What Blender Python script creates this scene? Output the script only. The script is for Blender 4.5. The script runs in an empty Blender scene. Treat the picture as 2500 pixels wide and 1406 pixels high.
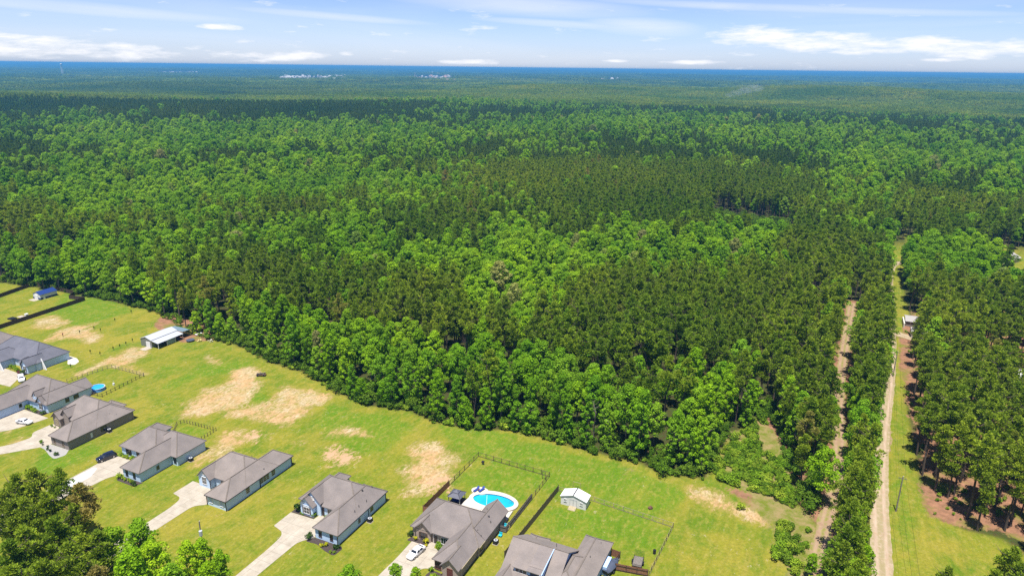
import bpy, bmesh, math, random
import numpy as np
from mathutils import Vector, Matrix, Euler
R = math.radians
random.seed(11)
rng = np.random.default_rng(5)
sc = bpy.context.scene
C = sc.collection

# ------------------------------------------------------------------ camera
F, ROLL, AZ, HC = 1700.0, 0.0118, R(24.7), 100.0          # focal length in photo pixels, roll, heading, height (m)
PITCH = math.atan((703 - 165.5) / F)
cam_d = bpy.data.cameras.new('camera'); cam = bpy.data.objects.new('camera', cam_d); C.objects.link(cam)
cam.location = (0, 0, HC)
cam.rotation_euler = (Matrix.Rotation(AZ, 4, 'Z') @ Matrix.Rotation(math.pi/2 - PITCH, 4, 'X') @ Matrix.Rotation(ROLL, 4, 'Z')).to_euler()
cam_d.sensor_width = 36.0; cam_d.lens = F / 2500 * 36.0; cam_d.clip_start = 1.0; cam_d.clip_end = 90000.0
sc.camera = cam

# ------------------------------------------------------------------ sky, sun, exposure
SUN_EL, SHADOW_AZ = R(74), R(-8.0)                         # high sun; shadows run 8 deg west of the lots' long axis (+Y)
w = bpy.data.worlds.new('World'); sc.world = w; w.use_nodes = True
nt = w.node_tree; nt.nodes.clear()
def N(tree, typ, **kw):
    n = tree.nodes.new(typ)
    for k, v in kw.items():
        if k == 'ins':
            for a, b in v.items(): n.inputs[a].default_value = b
        else: setattr(n, k, v)
    return n
out = N(nt, 'ShaderNodeOutputWorld'); bg = N(nt, 'ShaderNodeBackground', ins={'Strength': 0.098})
sky = N(nt, 'ShaderNodeTexSky', sky_type='NISHITA', sun_disc=False, sun_elevation=SUN_EL, sun_rotation=math.pi + SHADOW_AZ,
        altitude=100, air_density=1.0, dust_density=0.6, ozone_density=3.0)
tc = N(nt, 'ShaderNodeTexCoord')
sep = N(nt, 'ShaderNodeSeparateXYZ'); nt.links.new(tc.outputs['Generated'], sep.inputs[0])
# clouds: project the view direction on a high flat layer, so they flatten towards the horizon
def math_n(tree, op, a, b=None, clamp=False):
    n = N(tree, 'ShaderNodeMath', operation=op, use_clamp=clamp)
    for i, v in enumerate((a, b)):
        if v is None: continue
        if isinstance(v, (int, float)): n.inputs[i].default_value = v
        else: tree.links.new(v, n.inputs[i])
    return n.outputs[0]
def ramp(tree, src, p0, p1, c0=(0,0,0,1), c1=(1,1,1,1)):
    n = N(tree, 'ShaderNodeValToRGB'); e = n.color_ramp.elements
    e[0].position, e[1].position, e[0].color, e[1].color = p0, p1, c0, c1
    tree.links.new(src, n.inputs[0]); return n.outputs[0]
def mixc(tree, fac, a, b, blend='MIX'):
    n = N(tree, 'ShaderNodeMix', data_type='RGBA', blend_type=blend)
    for i, v in ((0, fac), (6, a), (7, b)):
        if isinstance(v, (int, float)): n.inputs[i].default_value = v
        elif isinstance(v, tuple): n.inputs[i].default_value = v if len(v) == 4 else (*v, 1)
        else: tree.links.new(v, n.inputs[i])
    return n.outputs[2]
def noise(tree, vec, scale, detail=4, rough=.55, dist=0.0):
    n = N(tree, 'ShaderNodeTexNoise', ins={'Scale': scale, 'Detail': detail, 'Roughness': rough, 'Distortion': dist})
    if vec is not None: tree.links.new(vec, n.inputs['Vector'])
    return n.outputs['Fac']
azim = math_n(nt, 'ARCTAN2', sep.outputs[0], sep.outputs[1])
def cloud_vec(sx, sz):
    cx = N(nt, 'ShaderNodeCombineXYZ')
    nt.links.new(math_n(nt, 'MULTIPLY', azim, sx), cx.inputs[0])
    nt.links.new(math_n(nt, 'MULTIPLY', sep.outputs[2], sz), cx.inputs[1])
    return cx.outputs[0]
# cloud banks: azimuth (rad east of +Y), sine of elevation, half width, half height
banks = []
def bank_at(px, py, hw, hh): 
    X, Y = px - 1250, 703 - py
    c, s = math.cos(ROLL), math.sin(ROLL)
    xr, yr = X*c - Y*s, X*s + Y*c
    v = Vector((xr, F*math.cos(PITCH) + yr*math.sin(PITCH), -F*math.sin(PITCH) + yr*math.cos(PITCH))).normalized()
    v = Matrix.Rotation(AZ, 3, 'Z') @ v
    banks.append((math.atan2(v.x, v.y), v.z, hw / F, hh / F))
for b in ((60,112,170,26),(270,126,170,21),(680,137,150,17),(1150,152,90,8),(1850,88,140,30),(2020,105,150,28),(2230,108,150,19),(2400,118,180,24),
          (1700,153,90,7),(1500,149,40,5),(2290,147,60,5),(545,66,60,9),(845,131,25,7),(2110,125,120,10)):
    bank_at(*b)
dens = None
nv = noise(nt, cloud_vec(11, 55), 1.6, 8, .62)
for (a0, e0, hw, hh) in banks:
    dx = math_n(nt, 'DIVIDE', math_n(nt, 'SUBTRACT', azim, a0), hw)
    dz = math_n(nt, 'DIVIDE', math_n(nt, 'SUBTRACT', sep.outputs[2], e0), hh)
    d2 = math_n(nt, 'ADD', math_n(nt, 'MULTIPLY', dx, dx), math_n(nt, 'MULTIPLY', dz, dz))
    v = math_n(nt, 'SUBTRACT', 1.0, d2, clamp=True)
    dens = v if dens is None else math_n(nt, 'MAXIMUM', dens, v)
cum = ramp(nt, math_n(nt, 'ADD', math_n(nt, 'MULTIPLY', dens, .55), math_n(nt, 'MULTIPLY', math_n(nt, 'SUBTRACT', nv, .5), 1.9)), .16, .62, (0,0,0,1), (.95,.95,.95,1))
n_b = len(banks)
for b in ((1260,12,330,26),(1570,66,150,22),(1380,60,230,9),(200,20,420,16),(800,40,260,10),(1900,20,500,10)): bank_at(*b)
cd = None
for (a0, e0, hw, hh) in banks[n_b:]:
    dx = math_n(nt, 'DIVIDE', math_n(nt, 'SUBTRACT', azim, a0), hw); dz = math_n(nt, 'DIVIDE', math_n(nt, 'SUBTRACT', math_n(nt, 'ADD', sep.outputs[2], math_n(nt, 'MULTIPLY', math_n(nt, 'SUBTRACT', azim, a0), .05)), e0), hh)
    v = math_n(nt, 'SUBTRACT', 1.0, math_n(nt, 'ADD', math_n(nt, 'MULTIPLY', dx, dx), math_n(nt, 'MULTIPLY', dz, dz)), clamp=True); cd = v if cd is None else math_n(nt, 'MAXIMUM', cd, v)
cir = ramp(nt, noise(nt, cloud_vec(1.3, 13), 1.2, 5, .5, .9), .46, .80)
wisp = math_n(nt, 'MULTIPLY', cd, math_n(nt, 'MULTIPLY', noise(nt, cloud_vec(2.5, 26), 1.6, 6, .6, .8), 1.7), clamp=True)
lp = math_n(nt, 'MAXIMUM', cum, math_n(nt, 'MAXIMUM', math_n(nt, 'MULTIPLY', cir, .30), math_n(nt, 'MULTIPLY', wisp, .42)), clamp=True)
up = ramp(nt, sep.outputs[2], 0.0, .25, (.60,.72,.88,1), (.22,.42,.86,1))
tint = ramp(nt, sep.outputs[2], 0.01, .13, (.75,.85,1.24,1), (.44,.50,.72,1))
skyc = mixc(nt, 1.0, sky.outputs[0], tint, 'MULTIPLY')
cloudc = mixc(nt, lp, skyc, (6.0, 6.0, 6.2))
nt.links.new(cloudc, bg.inputs['Color']); nt.links.new(bg.outputs[0], out.inputs[0])
sun_d = bpy.data.lights.new('sun', 'SUN'); sun = bpy.data.objects.new('sun', sun_d); C.objects.link(sun)
sun_d.energy = 5.0; sun_d.angle = R(.55); sun_d.color = (1.0, .95, .87)
travel = Vector((math.sin(SHADOW_AZ)*math.cos(SUN_EL), math.cos(SHADOW_AZ)*math.cos(SUN_EL), -math.sin(SUN_EL)))
sun.rotation_euler = travel.to_track_quat('-Z', 'Y').to_euler(); sun.location = (-60, -60, 300)
sc.view_settings.view_transform = 'Standard'; sc.view_settings.look = 'None'
sc.view_settings.exposure = 0.85; sc.view_settings.gamma = 1.0; sc.view_settings.use_curve_mapping = False
cy = sc.cycles
cy.max_bounces = 5; cy.diffuse_bounces = 2; cy.glossy_bounces = 2; cy.transmission_bounces = 3; cy.volume_bounces = 0; cy.transparent_max_bounces = 6
cy.use_denoising = False; cy.caustics_reflective = False; cy.caustics_refractive = False
try:
    cy.denoiser = 'OPENIMAGEDENOISE'; cy.denoising_input_passes = 'RGB_ALBEDO_NORMAL'
except Exception: pass

# ------------------------------------------------------------------ helpers
def at(px, py, z=0.0):
    """the ground point (or the point at height z) that the photo shows at pixel px, py"""
    X, Y = px - 1250, 703 - py
    c, s = math.cos(ROLL), math.sin(ROLL)
    xr, yr = X*c - Y*s, X*s + Y*c
    v = (xr, F*math.cos(PITCH) + yr*math.sin(PITCH), -F*math.sin(PITCH) + yr*math.cos(PITCH))
    k = (HC - z) / -v[2]
    a, b = v[0]*k, v[1]*k
    return (a*math.cos(AZ) - b*math.sin(AZ), a*math.sin(AZ) + b*math.cos(AZ))
def proj(x, y, z):
    a = x*np.cos(AZ) + y*np.sin(AZ); b = -x*np.sin(AZ) + y*np.cos(AZ); c = z - HC
    d = b*np.cos(PITCH) - c*np.sin(PITCH); yr = b*np.sin(PITCH) + c*np.cos(PITCH)
    xr = a/d*F; yr = yr/d*F; cc, s = np.cos(ROLL), np.sin(ROLL)
    return 1250 + xr*cc + yr*s, 703 + xr*s - yr*cc, d
def tag(o, label=None, cat=None, group=None, kind=None):
    if label: o['label'] = label
    if cat: o['category'] = cat
    if group: o['group'] = group
    if kind: o['kind'] = kind
    return o
def empty(name, loc, rz=0.0, label=None, cat=None, group=None):
    o = bpy.data.objects.new(name, None); C.objects.link(o); o.location = loc; o.rotation_euler = (0, 0, rz)
    o.empty_display_size = .5
    return tag(o, label, cat, group)
class MB:
    def __init__(s): s.v = []; s.f = []; s.m = []
    def poly(s, pts, m=0):
        b = len(s.v); s.v += [tuple(p) for p in pts]; s.f.append(tuple(range(b, b+len(pts)))); s.m.append(m)
    def mesh(s, V, Fc, m=0):
        b = len(s.v); s.v += [tuple(p) for p in V]
        for f in Fc: s.f.append(tuple(i+b for i in f)); s.m.append(m)
    def box(s, x0, x1, y0, y1, z0, z1, m=0):
        V = [(x0,y0,z0),(x1,y0,z0),(x1,y1,z0),(x0,y1,z0),(x0,y0,z1),(x1,y0,z1),(x1,y1,z1),(x0,y1,z1)]
        s.mesh(V, [(3,2,1,0),(4,5,6,7),(0,1,5,4),(1,2,6,5),(2,3,7,6),(3,0,4,7)], m)
    def prism(s, pts, z0, z1, m=0):                       # vertical extrusion of an xy outline
        n = len(pts); a = sum(pts[i][0]*pts[(i+1)%n][1]-pts[(i+1)%n][0]*pts[i][1] for i in range(n))
        if a < 0: pts = pts[::-1]
        V = [(x,y,z0) for x,y in pts] + [(x,y,z1) for x,y in pts]
        s.mesh(V, [tuple(range(n-1,-1,-1)), tuple(range(n,2*n))] + [(i,(i+1)%n,(i+1)%n+n,i+n) for i in range(n)], m)
    def slab(s, pts, t, m=0):                             # a sloping polygon given thickness t downwards
        n = len(pts); V = [tuple(p) for p in pts] + [(p[0],p[1],p[2]-t) for p in pts]
        s.mesh(V, [tuple(range(n)), tuple(range(2*n-1,n-1,-1))] + [(i+n,(i+1)%n+n,(i+1)%n,i) for i in range(n)], m)
    def bar(s, a, b, w, h=None, m=0):                     # a beam from a to b
        a, b = Vector(a), Vector(b); h = h or w; d = (b-a)
        if d.length < 1e-6: return
        d.normalize(); u = d.cross(Vector((0,0,1)))
        if u.length < .01: u = Vector((1,0,0))
        u.normalize(); v = u.cross(d); V = []
        for p in (a, b):
            for su, sv in ((-1,-1),(1,-1),(1,1),(-1,1)): V.append(p + u*su*w/2 + v*sv*h/2)
        s.mesh(V, [(3,2,1,0),(4,5,6,7),(0,1,5,4),(1,2,6,5),(2,3,7,6),(3,0,4,7)], m)
    def tube(s, pts, rad, n=8, m=0, cap=True):
        P = [Vector(p) for p in pts]; rings = []
        for i, p in enumerate(P):
            d = (P[min(i+1,len(P)-1)] - P[max(i-1,0)]).normalized()
            u = d.cross(Vector((.13,.99,.05))); u.normalize(); v = d.cross(u)
            r = rad[i] if isinstance(rad, (list, tuple)) else rad
            rings.append([p + (u*math.cos(2*math.pi*k/n) + v*math.sin(2*math.pi*k/n))*r for k in range(n)])
        V = [q for r_ in rings for q in r_]; Fc = []
        for i in range(len(P)-1):
            for k in range(n): Fc.append((i*n+k, i*n+(k+1)%n, (i+1)*n+(k+1)%n, (i+1)*n+k))
        if cap: Fc += [tuple(range(n-1,-1,-1)), tuple((len(P)-1)*n+k for k in range(n))]
        s.mesh(V, Fc, m)
    def build(s, name, mats, parent=None, smooth=False, bevel=0.0, loc=None):
        me = bpy.data.meshes.new(name); me.from_pydata(s.v, [], s.f)
        for m_ in (mats if isinstance(mats, (list, tuple)) else [mats]): me.materials.append(m_)
        me.polygons.foreach_set('material_index', s.m)
        if smooth: me.polygons.foreach_set('use_smooth', [True]*len(s.f))
        me.update()
        o = bpy.data.objects.new(name, me); C.objects.link(o)
        if parent: o.parent = parent
        if loc: o.location = loc
        if bevel:
            b = o.modifiers.new('bevel', 'BEVEL'); b.width = bevel; b.segments = 2; b.limit_method = 'ANGLE'
        return o
def copy_tree(o, parent=None):
    c = o.copy(); C.objects.link(c); c.parent = parent
    for ch in o.children: copy_tree(ch, c)
    return c

# ------------------------------------------------------------------ materials
M = {}
def new_mat(name):
    m = bpy.data.materials.new(name); m.use_nodes = True; M[name] = m
    return m, m.node_tree, m.node_tree.nodes['Principled BSDF']
def simple(name, col, rough=.7, metal=0.0, var=.12, scale=3.0, bump=0.0, spec=.4, coat=0.0):
    m, t, p = new_mat(name); col = tuple(c*.84 for c in col)
    p.inputs['Roughness'].default_value = rough; p.inputs['Metallic'].default_value = metal
    p.inputs['Specular IOR Level'].default_value = spec; p.inputs['Coat Weight'].default_value = coat
    g = N(t, 'ShaderNodeTexCoord')
    n = noise(t, g.outputs['Object'], scale, 5, .6)
    c0 = tuple(max(0, c*(1-var)) for c in col); c1 = tuple(min(1, c*(1+var)) for c in col)
    t.links.new(ramp(t, n, .3, .7, (*c0,1), (*c1,1)), p.inputs['Base Color'])
    if bump:
        b = N(t, 'ShaderNodeBump', ins={'Strength': bump, 'Distance': .05}); t.links.new(noise(t, g.outputs['Object'], scale*6, 3), b.inputs['Height'])
        t.links.new(b.outputs[0], p.inputs['Normal'])
    return m
def joints(name, cell):
    t = M[name].node_tree; p = t.nodes['Principled BSDF']; src = p.inputs['Base Color'].links[0].from_socket; ge = N(t, 'ShaderNodeNewGeometry')
    br = N(t, 'ShaderNodeTexBrick', offset=0.0, ins={'Scale': 1.0, 'Mortar Size': .035, 'Color1': (1,1,1,1), 'Color2': (.95,.95,.94,1), 'Mortar': (.62,.60,.56,1), 'Brick Width': cell, 'Row Height': cell}); t.links.new(ge.outputs['Position'], br.inputs['Vector'])
    st = ramp(t, noise(t, ge.outputs['Position'], .45, 5, .7), .35, .75, (1.05,1.05,1.05,1), (.82,.79,.74,1))
    t.links.new(mixc(t, 1.0, mixc(t, 1.0, src, br.outputs['Color'], 'MULTIPLY'), st, 'MULTIPLY'), p.inputs['Base Color'])
def shingle(name, c0, c1):
    m, t, p = new_mat(name); p.inputs['Roughness'].default_value = .95; p.inputs['Specular IOR Level'].default_value = .15
    g = N(t, 'ShaderNodeTexCoord')
    a = noise(t, g.outputs['Object'], 2.2, 6, .8); b = noise(t, g.outputs['Object'], .35, 3, .5)
    br = N(t, 'ShaderNodeTexBrick', ins={'Scale': 2.6, 'Mortar Size': .02, 'Color1': (.95,.95,.95,1), 'Color2': (1.12,1.12,1.12,1), 'Mortar': (.75,.75,.75,1), 'Brick Width': .45, 'Row Height': .22})
    t.links.new(g.outputs['Object'], br.inputs['Vector'])
    col = mixc(t, a, (*c0,1), (*c1,1)); col = mixc(t, .55, col, br.outputs['Color'], 'MULTIPLY')
    col = mixc(t, 1.0, col, ramp(t, b, .3, .7, (.86,.86,.86,1), (1.1,1.08,1.06,1)), 'MULTIPLY')
    oi = N(t, 'ShaderNodeObjectInfo'); col = mixc(t, 1.0, col, ramp(t, oi.outputs['Random'], 0, 1, (.88,.89,.92,1), (1.12,1.10,1.07,1)), 'MULTIPLY')
    t.links.new(col, p.inputs['Base Color']); return m
def brick(name, c1, c2, mortar, sc_=4.0):
    m, t, p = new_mat(name); p.inputs['Roughness'].default_value = .9
    g = N(t, 'ShaderNodeTexCoord'); s_ = N(t, 'ShaderNodeSeparateXYZ'); c_ = N(t, 'ShaderNodeCombineXYZ')
    t.links.new(g.outputs['Object'], s_.inputs[0])
    t.links.new(math_n(t, 'ADD', s_.outputs[0], s_.outputs[1]), c_.inputs[0]); t.links.new(s_.outputs[2], c_.inputs[1])
    br = N(t, 'ShaderNodeTexBrick', ins={'Scale': sc_, 'Mortar Size': .02, 'Color1': (*c1,1), 'Color2': (*c2,1), 'Mortar': (*mortar,1), 'Brick Width': .9, 'Row Height': .3})
    t.links.new(c_.outputs[0], br.inputs['Vector'])
    n = noise(t, g.outputs['Object'], .7, 4)
    t.links.new(mixc(t, 1.0, br.outputs['Color'], ramp(t, n, .3, .7, (.88,.88,.88,1), (1.06,1.06,1.06,1)), 'MULTIPLY'), p.inputs['Base Color'])
    return m
shingle('shingle_brown', (.152,.134,.126), (.220,.196,.186))
shingle('shingle_blue', (.085,.09,.115), (.135,.14,.17))
simple('ridge', (.16,.135,.115), .95, var=.2)
simple('ridge_blue', (.09,.09,.11), .95, var=.2)
simple('white_brick_shade_tint', (.58,.75,.95), .8, var=.035, scale=1.2)  # white paint with the sky-blue of shaded walls mixed into its colour
brick('tan_brick', (.38,.29,.23), (.31,.235,.19), (.40,.36,.31))
brick('brown_brick', (.27,.22,.18), (.22,.175,.15), (.29,.27,.24))
simple('cream_siding', (.72,.68,.58), .8); simple('white_trim', (.80,.80,.78), .6, var=.05); simple('white_siding_shade_tint', (.42,.58,.85), .8, var=.05)  # the siding is white; the blue of its shade is painted in
simple('black_trim', (.025,.025,.03), .5); simple('glass', (.022,.028,.035), .08, spec=.8, var=.3); simple('red_shutter', (.14,.045,.035), .7); simple('brown_shutter', (.10,.065,.05), .7)
simple('door_dark', (.05,.035,.03), .5); simple('grey_metal', (.33,.35,.37), .45, .6); simple('pvc', (.12,.11,.11), .6)
simple('concrete', (.43,.385,.315), .9, var=.10, scale=.5, bump=.1); simple('new_concrete', (.55,.56,.57), .85, var=.04)
joints('concrete', 3.1); joints('new_concrete', 3.1)
simple('pool_deck', (.56,.52,.45), .8, var=.05, scale=.8)
simple('wood_fence', (.085,.055,.04), .9, var=.35, scale=2.5); simple('cedar_fence', (.26,.12,.065), .85, var=.3, scale=3); simple('grey_fence', (.17,.15,.13), .9, var=.3, scale=3)
simple('olive_wood', (.15,.12,.07), .9, var=.3, scale=3); simple('tan_wood', (.36,.30,.19), .9, var=.25, scale=3)
simple('white_metal', (.80,.80,.79), .35, .1, var=.03); simple('roof_metal', (.60,.63,.68), .4, .3, var=.05); simple('roof_metal_blue', (.22,.32,.40), .4, .3, var=.08)
simple('blue_metal', (.02,.05,.22), .4, .2, var=.1); simple('shed_white', (.74,.73,.70), .75, var=.05)
simple('mulch', (.06,.045,.04), 1, var=.4, scale=5); simple('white_gravel', (.33,.32,.30), 1, var=.2, scale=6); simple('bark', (.095,.07,.055), .95, var=.35, scale=2, bump=.4)
simple('bark_grey', (.16,.135,.115), .95, var=.35, scale=2, bump=.4); simple('pole_wood', (.22,.19,.16), .9, var=.3)
simple('car_white', (.80,.80,.81), .22, coat=.6, var=.01); simple('car_navy', (.006,.009,.022), .16, coat=1, var=.02); simple('tyre', (.015,.015,.016), .9); simple('chrome', (.6,.6,.62), .2, .9)
simple('lamp_glass', (.6,.6,.6), .1); simple('red_lens', (.4,.02,.01), .2)
simple('gazebo_roof', (.095,.10,.13), .6, var=.12); simple('black_metal', (.03,.03,.035), .4, .5)
simple('lounger_blue', (.02,.05,.26), .6, var=.1); simple('teal_plastic', (.03,.48,.60), .4); simple('yellow_plastic', (.6,.55,.2), .5); simple('grey_tarp', (.065,.08,.12), .55, var=.25, scale=1.5)
simple('rust', (.13,.07,.045), .9, var=.4); simple('drum_black', (.02,.02,.022), .6); simple('tan_tarp', (.40,.36,.28), .8); simple('brown_wood', (.13,.08,.05), .9, var=.3)
simple('ag_pool_wall', (.12,.35,.75), .5); simple('flower', (.25,.05,.30), .7)
simple('pale_roof', (.36,.34,.33), .8, var=.12, scale=.2); simple('far_roof', (.50,.48,.46), .8, var=.1); simple('pale_wall', (.60,.56,.50), .8); simple('salmon_roof', (.42,.26,.21), .8)

def water(name, col):
    m, t, p = new_mat(name); g = N(t, 'ShaderNodeTexCoord')
    p.inputs['Base Color'].default_value = (*col, 1); p.inputs['Roughness'].default_value = .06
    b = N(t, 'ShaderNodeBump', ins={'Strength': .25, 'Distance': .04}); t.links.new(noise(t, g.outputs['Object'], 3.0, 3), b.inputs['Height']); t.links.new(b.outputs[0], p.inputs['Normal'])
    n = noise(t, g.outputs['Object'], .6, 2)
    t.links.new(ramp(t, n, .3, .7, (*[c*.9 for c in col],1), (*[min(1,c*1.1) for c in col],1)), p.inputs['Base Color'])
water('pool_water', (.012,.33,.46)); water('ag_water', (.02,.30,.72)); simple('pool_tile', (.03,.16,.34), .3)

def foliage(name, cols, trans=.28, rough=.6, patch=.012, amp=1.0):
    """leaf colours vary from tree to tree, leaf clump to leaf clump and stand to stand"""
    m = bpy.data.materials.new(name); m.use_nodes = True; M[name] = m; t = m.node_tree; t.nodes.clear()
    o = N(t, 'ShaderNodeOutputMaterial'); oi = N(t, 'ShaderNodeObjectInfo'); ge = N(t, 'ShaderNodeNewGeometry')
    n = N(t, 'ShaderNodeValToRGB'); cr = n.color_ramp
    while len(cr.elements) < len(cols): cr.elements.new(.5)
    for i, c in enumerate(cols): cr.elements[i].position = (i/(len(cols)-1) if len(cols) < 7 else (i/(len(cols)-2)*.975 if i < len(cols)-1 else 1.0)); cr.elements[i].color = (*c, 1)
    t.links.new(oi.outputs['Random'], n.inputs[0])
    isl = ge.outputs['Random Per Island']
    c = mixc(t, 1.0, n.outputs[0], ramp(t, isl, 0, 1, (.62,.66,.62,1), (1.38,1.34,1.25,1)), 'MULTIPLY')
    big = noise(t, ge.outputs['Position'], patch, 3)
    c = mixc(t, 1.0, c, ramp(t, big, .35, .65, (1-.18*amp,1-.10*amp,1-.14*amp,1), (1+.20*amp,1+.12*amp,1+.05*amp,1)), 'MULTIPLY')
    d = N(t, 'ShaderNodeBsdfDiffuse'); tr = N(t, 'ShaderNodeBsdfTranslucent'); mx = N(t, 'ShaderNodeMixShader', ins={0: trans})
    t.links.new(c, d.inputs[0]); t.links.new(mixc(t, 1.0, c, (1.15,1.25,.55), 'MULTIPLY'), tr.inputs[0])
    t.links.new(d.outputs[0], mx.inputs[1]); t.links.new(tr.outputs[0], mx.inputs[2]); t.links.new(mx.outputs[0], o.inputs[0]); return m
foliage('pine_needles', [(.150,.240,.024),(.210,.295,.028),(.255,.330,.032),(.175,.260,.026),(.200,.275,.028),(.165,.240,.032),(.215,.290,.030),(.26,.23,.08)], .42, patch=.005, amp=1.7)
foliage('broad_leaves', [(0.148,0.280,0.010),(0.230,0.392,0.014),(0.168,0.325,0.014),(0.275,0.431,0.018),(0.128,0.258,0.014),(0.219,0.358,0.022),(0.163,0.325,0.016),(0.240,0.392,0.030),(0.122,0.269,0.014),(0.194,0.347,0.020),(0.265,0.269,0.110)], .4, patch=.010, amp=1.3)
foliage('autumn_leaves', [(.13,.12,.05),(.16,.15,.05)], .25)
foliage('shrub_leaves', [(.12,.22,.014),(.17,.28,.02),(.24,.32,.03),(.13,.23,.02)], .25)
foliage('under_leaves', [(.055,.115,.010),(.09,.17,.014),(.12,.20,.02),(.07,.13,.012)], .25)
foliage('dark_shrub', [(.03,.06,.012),(.045,.085,.02)], .2)
foliage('yellow_shrub', [(.42,.40,.02),(.45,.42,.03)], .25)
foliage('flower_shrub', [(.12,.04,.05),(.18,.06,.08)], .2)
foliage('plantation_needles', [(.085,.150,.022),(.115,.180,.026),(.095,.160,.024),(.135,.200,.028)], .3, patch=.004, amp=1.5)
foliage('far_pine', [(.075,.125,.015),(.100,.148,.018),(.085,.135,.018)], .2, patch=.003, amp=1.8)
foliage('far_broad', [(.105,.175,.012),(.170,.230,.016),(.120,.185,.014),(.205,.225,.020)], .3, patch=.003, amp=2.0)

# ------------------------------------------------------------------ polygons on the ground
def inside(P, X, Y):
    r = np.zeros(X.shape, bool); n = len(P)
    for i in range(n):
        x0, y0 = P[i]; x1, y1 = P[(i+1) % n]
        if y0 == y1: continue
        c = ((y0 > Y) != (y1 > Y)) & (X < (x1-x0)*(Y-y0)/(y1-y0) + x0)
        r ^= c
    return r
def vnoise(X, Y, s, seed=0):
    """smooth value noise"""
    X, Y = X/s, Y/s; xi, yi = np.floor(X), np.floor(Y); fx, fy = X-xi, Y-yi
    fx, fy = fx*fx*(3-2*fx), fy*fy*(3-2*fy)
    h = lambda a, b: (np.abs(np.sin(a*127.1 + b*311.7 + seed*74.7)*43758.5453) % 1.0)
    return (h(xi,yi)*(1-fx) + h(xi+1,yi)*fx)*(1-fy) + (h(xi,yi+1)*(1-fx) + h(xi+1,yi+1)*fx)*fy
def hills(X, Y):
    D = np.hypot(X, Y); a = np.clip((D-700)/1500, 0, 1); b = np.clip((D-3000)/6000, 0, 1)
    h = a*(vnoise(X, Y, 520, 1)*24 + vnoise(X, Y, 230, 2)*9 - 19)
    px = np.degrees(np.arctan2(X*np.cos(AZ)+Y*np.sin(AZ), -X*np.sin(AZ)+Y*np.cos(AZ)))
    rd = 2750 + 350*np.sin(px*.09) + 250*(vnoise(px*10, px*0, 60, 11)-.5); h += np.exp(-((D-rd)/420)**2)*np.clip(.55 + px/40, .15, 1.0)*27*(.75+.5*vnoise(X, Y, 700, 12))
    h += np.exp(-((D-1650-200*np.sin(px*.13+1))/260)**2)*np.clip(.5 - px/50, .1, 1.0)*15*(.5+vnoise(X, Y, 420, 13))
    h += b*(vnoise(X, Y, 2600, 3)*46 + vnoise(X, Y, 1100, 4)*18 - 34)
    return h
# forest edge behind the lots (photo pixels of tree bases), the scrub clearing, then the strip of pines by the track
edge_px = [(0,690),(80,700),(200,722),(320,745),(395,765),(455,812),(520,828),(600,850),(660,885),(760,915),(830,960),(900,990),(1000,1003),(1060,1030),(1150,1045),(1250,1050),
           (1330,1070),(1440,1100),(1560,1130),(1620,1158),(1725,1168)]
edge = [at(*p) for p in edge_px]
OPEN = [(-520,40),(-520,190)] + [(-420,186)] + edge + [(-19,172),(-16.5,190),(-9,204),(-6,200),(-3,188),(2,162),(8,154),(9,120),(14,60),(60,-20),(-200,-20)]
TRACK_C = [(7.3,134),(8.5,150),(10,165),(11.5,180),(11.3,205),(11,235),(12.3,275),(15,337)]
LANE_C = [(20.3,60),(20.3,100),(20.4,142),(21,181),(23,215),(26,250),(28,284),(29.3,315),(30.5,340),(31.5,380),(34,412),(38,424),(46,432),(56,436)]
def poly_band(c, wl, wr):
    L, Rr = [], []
    for i, p in enumerate(c):
        a, b = Vector(c[max(i-1,0)]), Vector(c[min(i+1,len(c)-1)]); d = (b-a).normalized(); n = Vector((d.y,-d.x))
        wl_ = wl[i] if isinstance(wl, list) else wl; wr_ = wr[i] if isinstance(wr, list) else wr
        L.append((p[0]-n.x*wl_, p[1]-n.y*wl_)); Rr.append((p[0]+n.x*wr_, p[1]+n.y*wr_))
    return L + Rr[::-1]
LANE_OPEN = [(18,60),(18,142),(18.2,181),(21,215),(24,250),(26,284),(27,315),(28,345),(29,385),(31,420),(37,470),(48,490),(48,430),(42,418),(39,395),(38,370),(37.5,345),(38,330),(40,325),(38,300),(34,285),(33,262),(31,238),(30,210),(30.5,182),(33,171),(38,167.5),(45,167.5),(52,160),(64,150),(80,120),(60,40)]
TRACK_OPEN = poly_band(TRACK_C, 2.7, 3.0)
HOUSE_GAP = [at(*q_) for q_ in ((2405,612),(2540,606),(2580,735),(2450,740))]
WHITE_GAP = [(48,258),(60,250),(75,262),(68,285),(52,282)]
DARK_GAP = [at(*q_) for q_ in ((1728,516),(1830,530),(1932,543),(1940,604),(1830,600),(1732,584))]
BARN_YARD = [(-246,190),(-243,180),(-215,168),(-206,176),(-216,186)]
def no_trees(X, Y):
    r = np.zeros(X.shape, bool)
    for P in (OPEN, LANE_OPEN, TRACK_OPEN, HOUSE_GAP, WHITE_GAP, DARK_GAP): r |= inside(P, X, Y)
    r |= (X > 14.3) & (X < 24) & (Y < 152); r |= (X > 16.6) & (X < 24) & (Y < 186)
    return r
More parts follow.
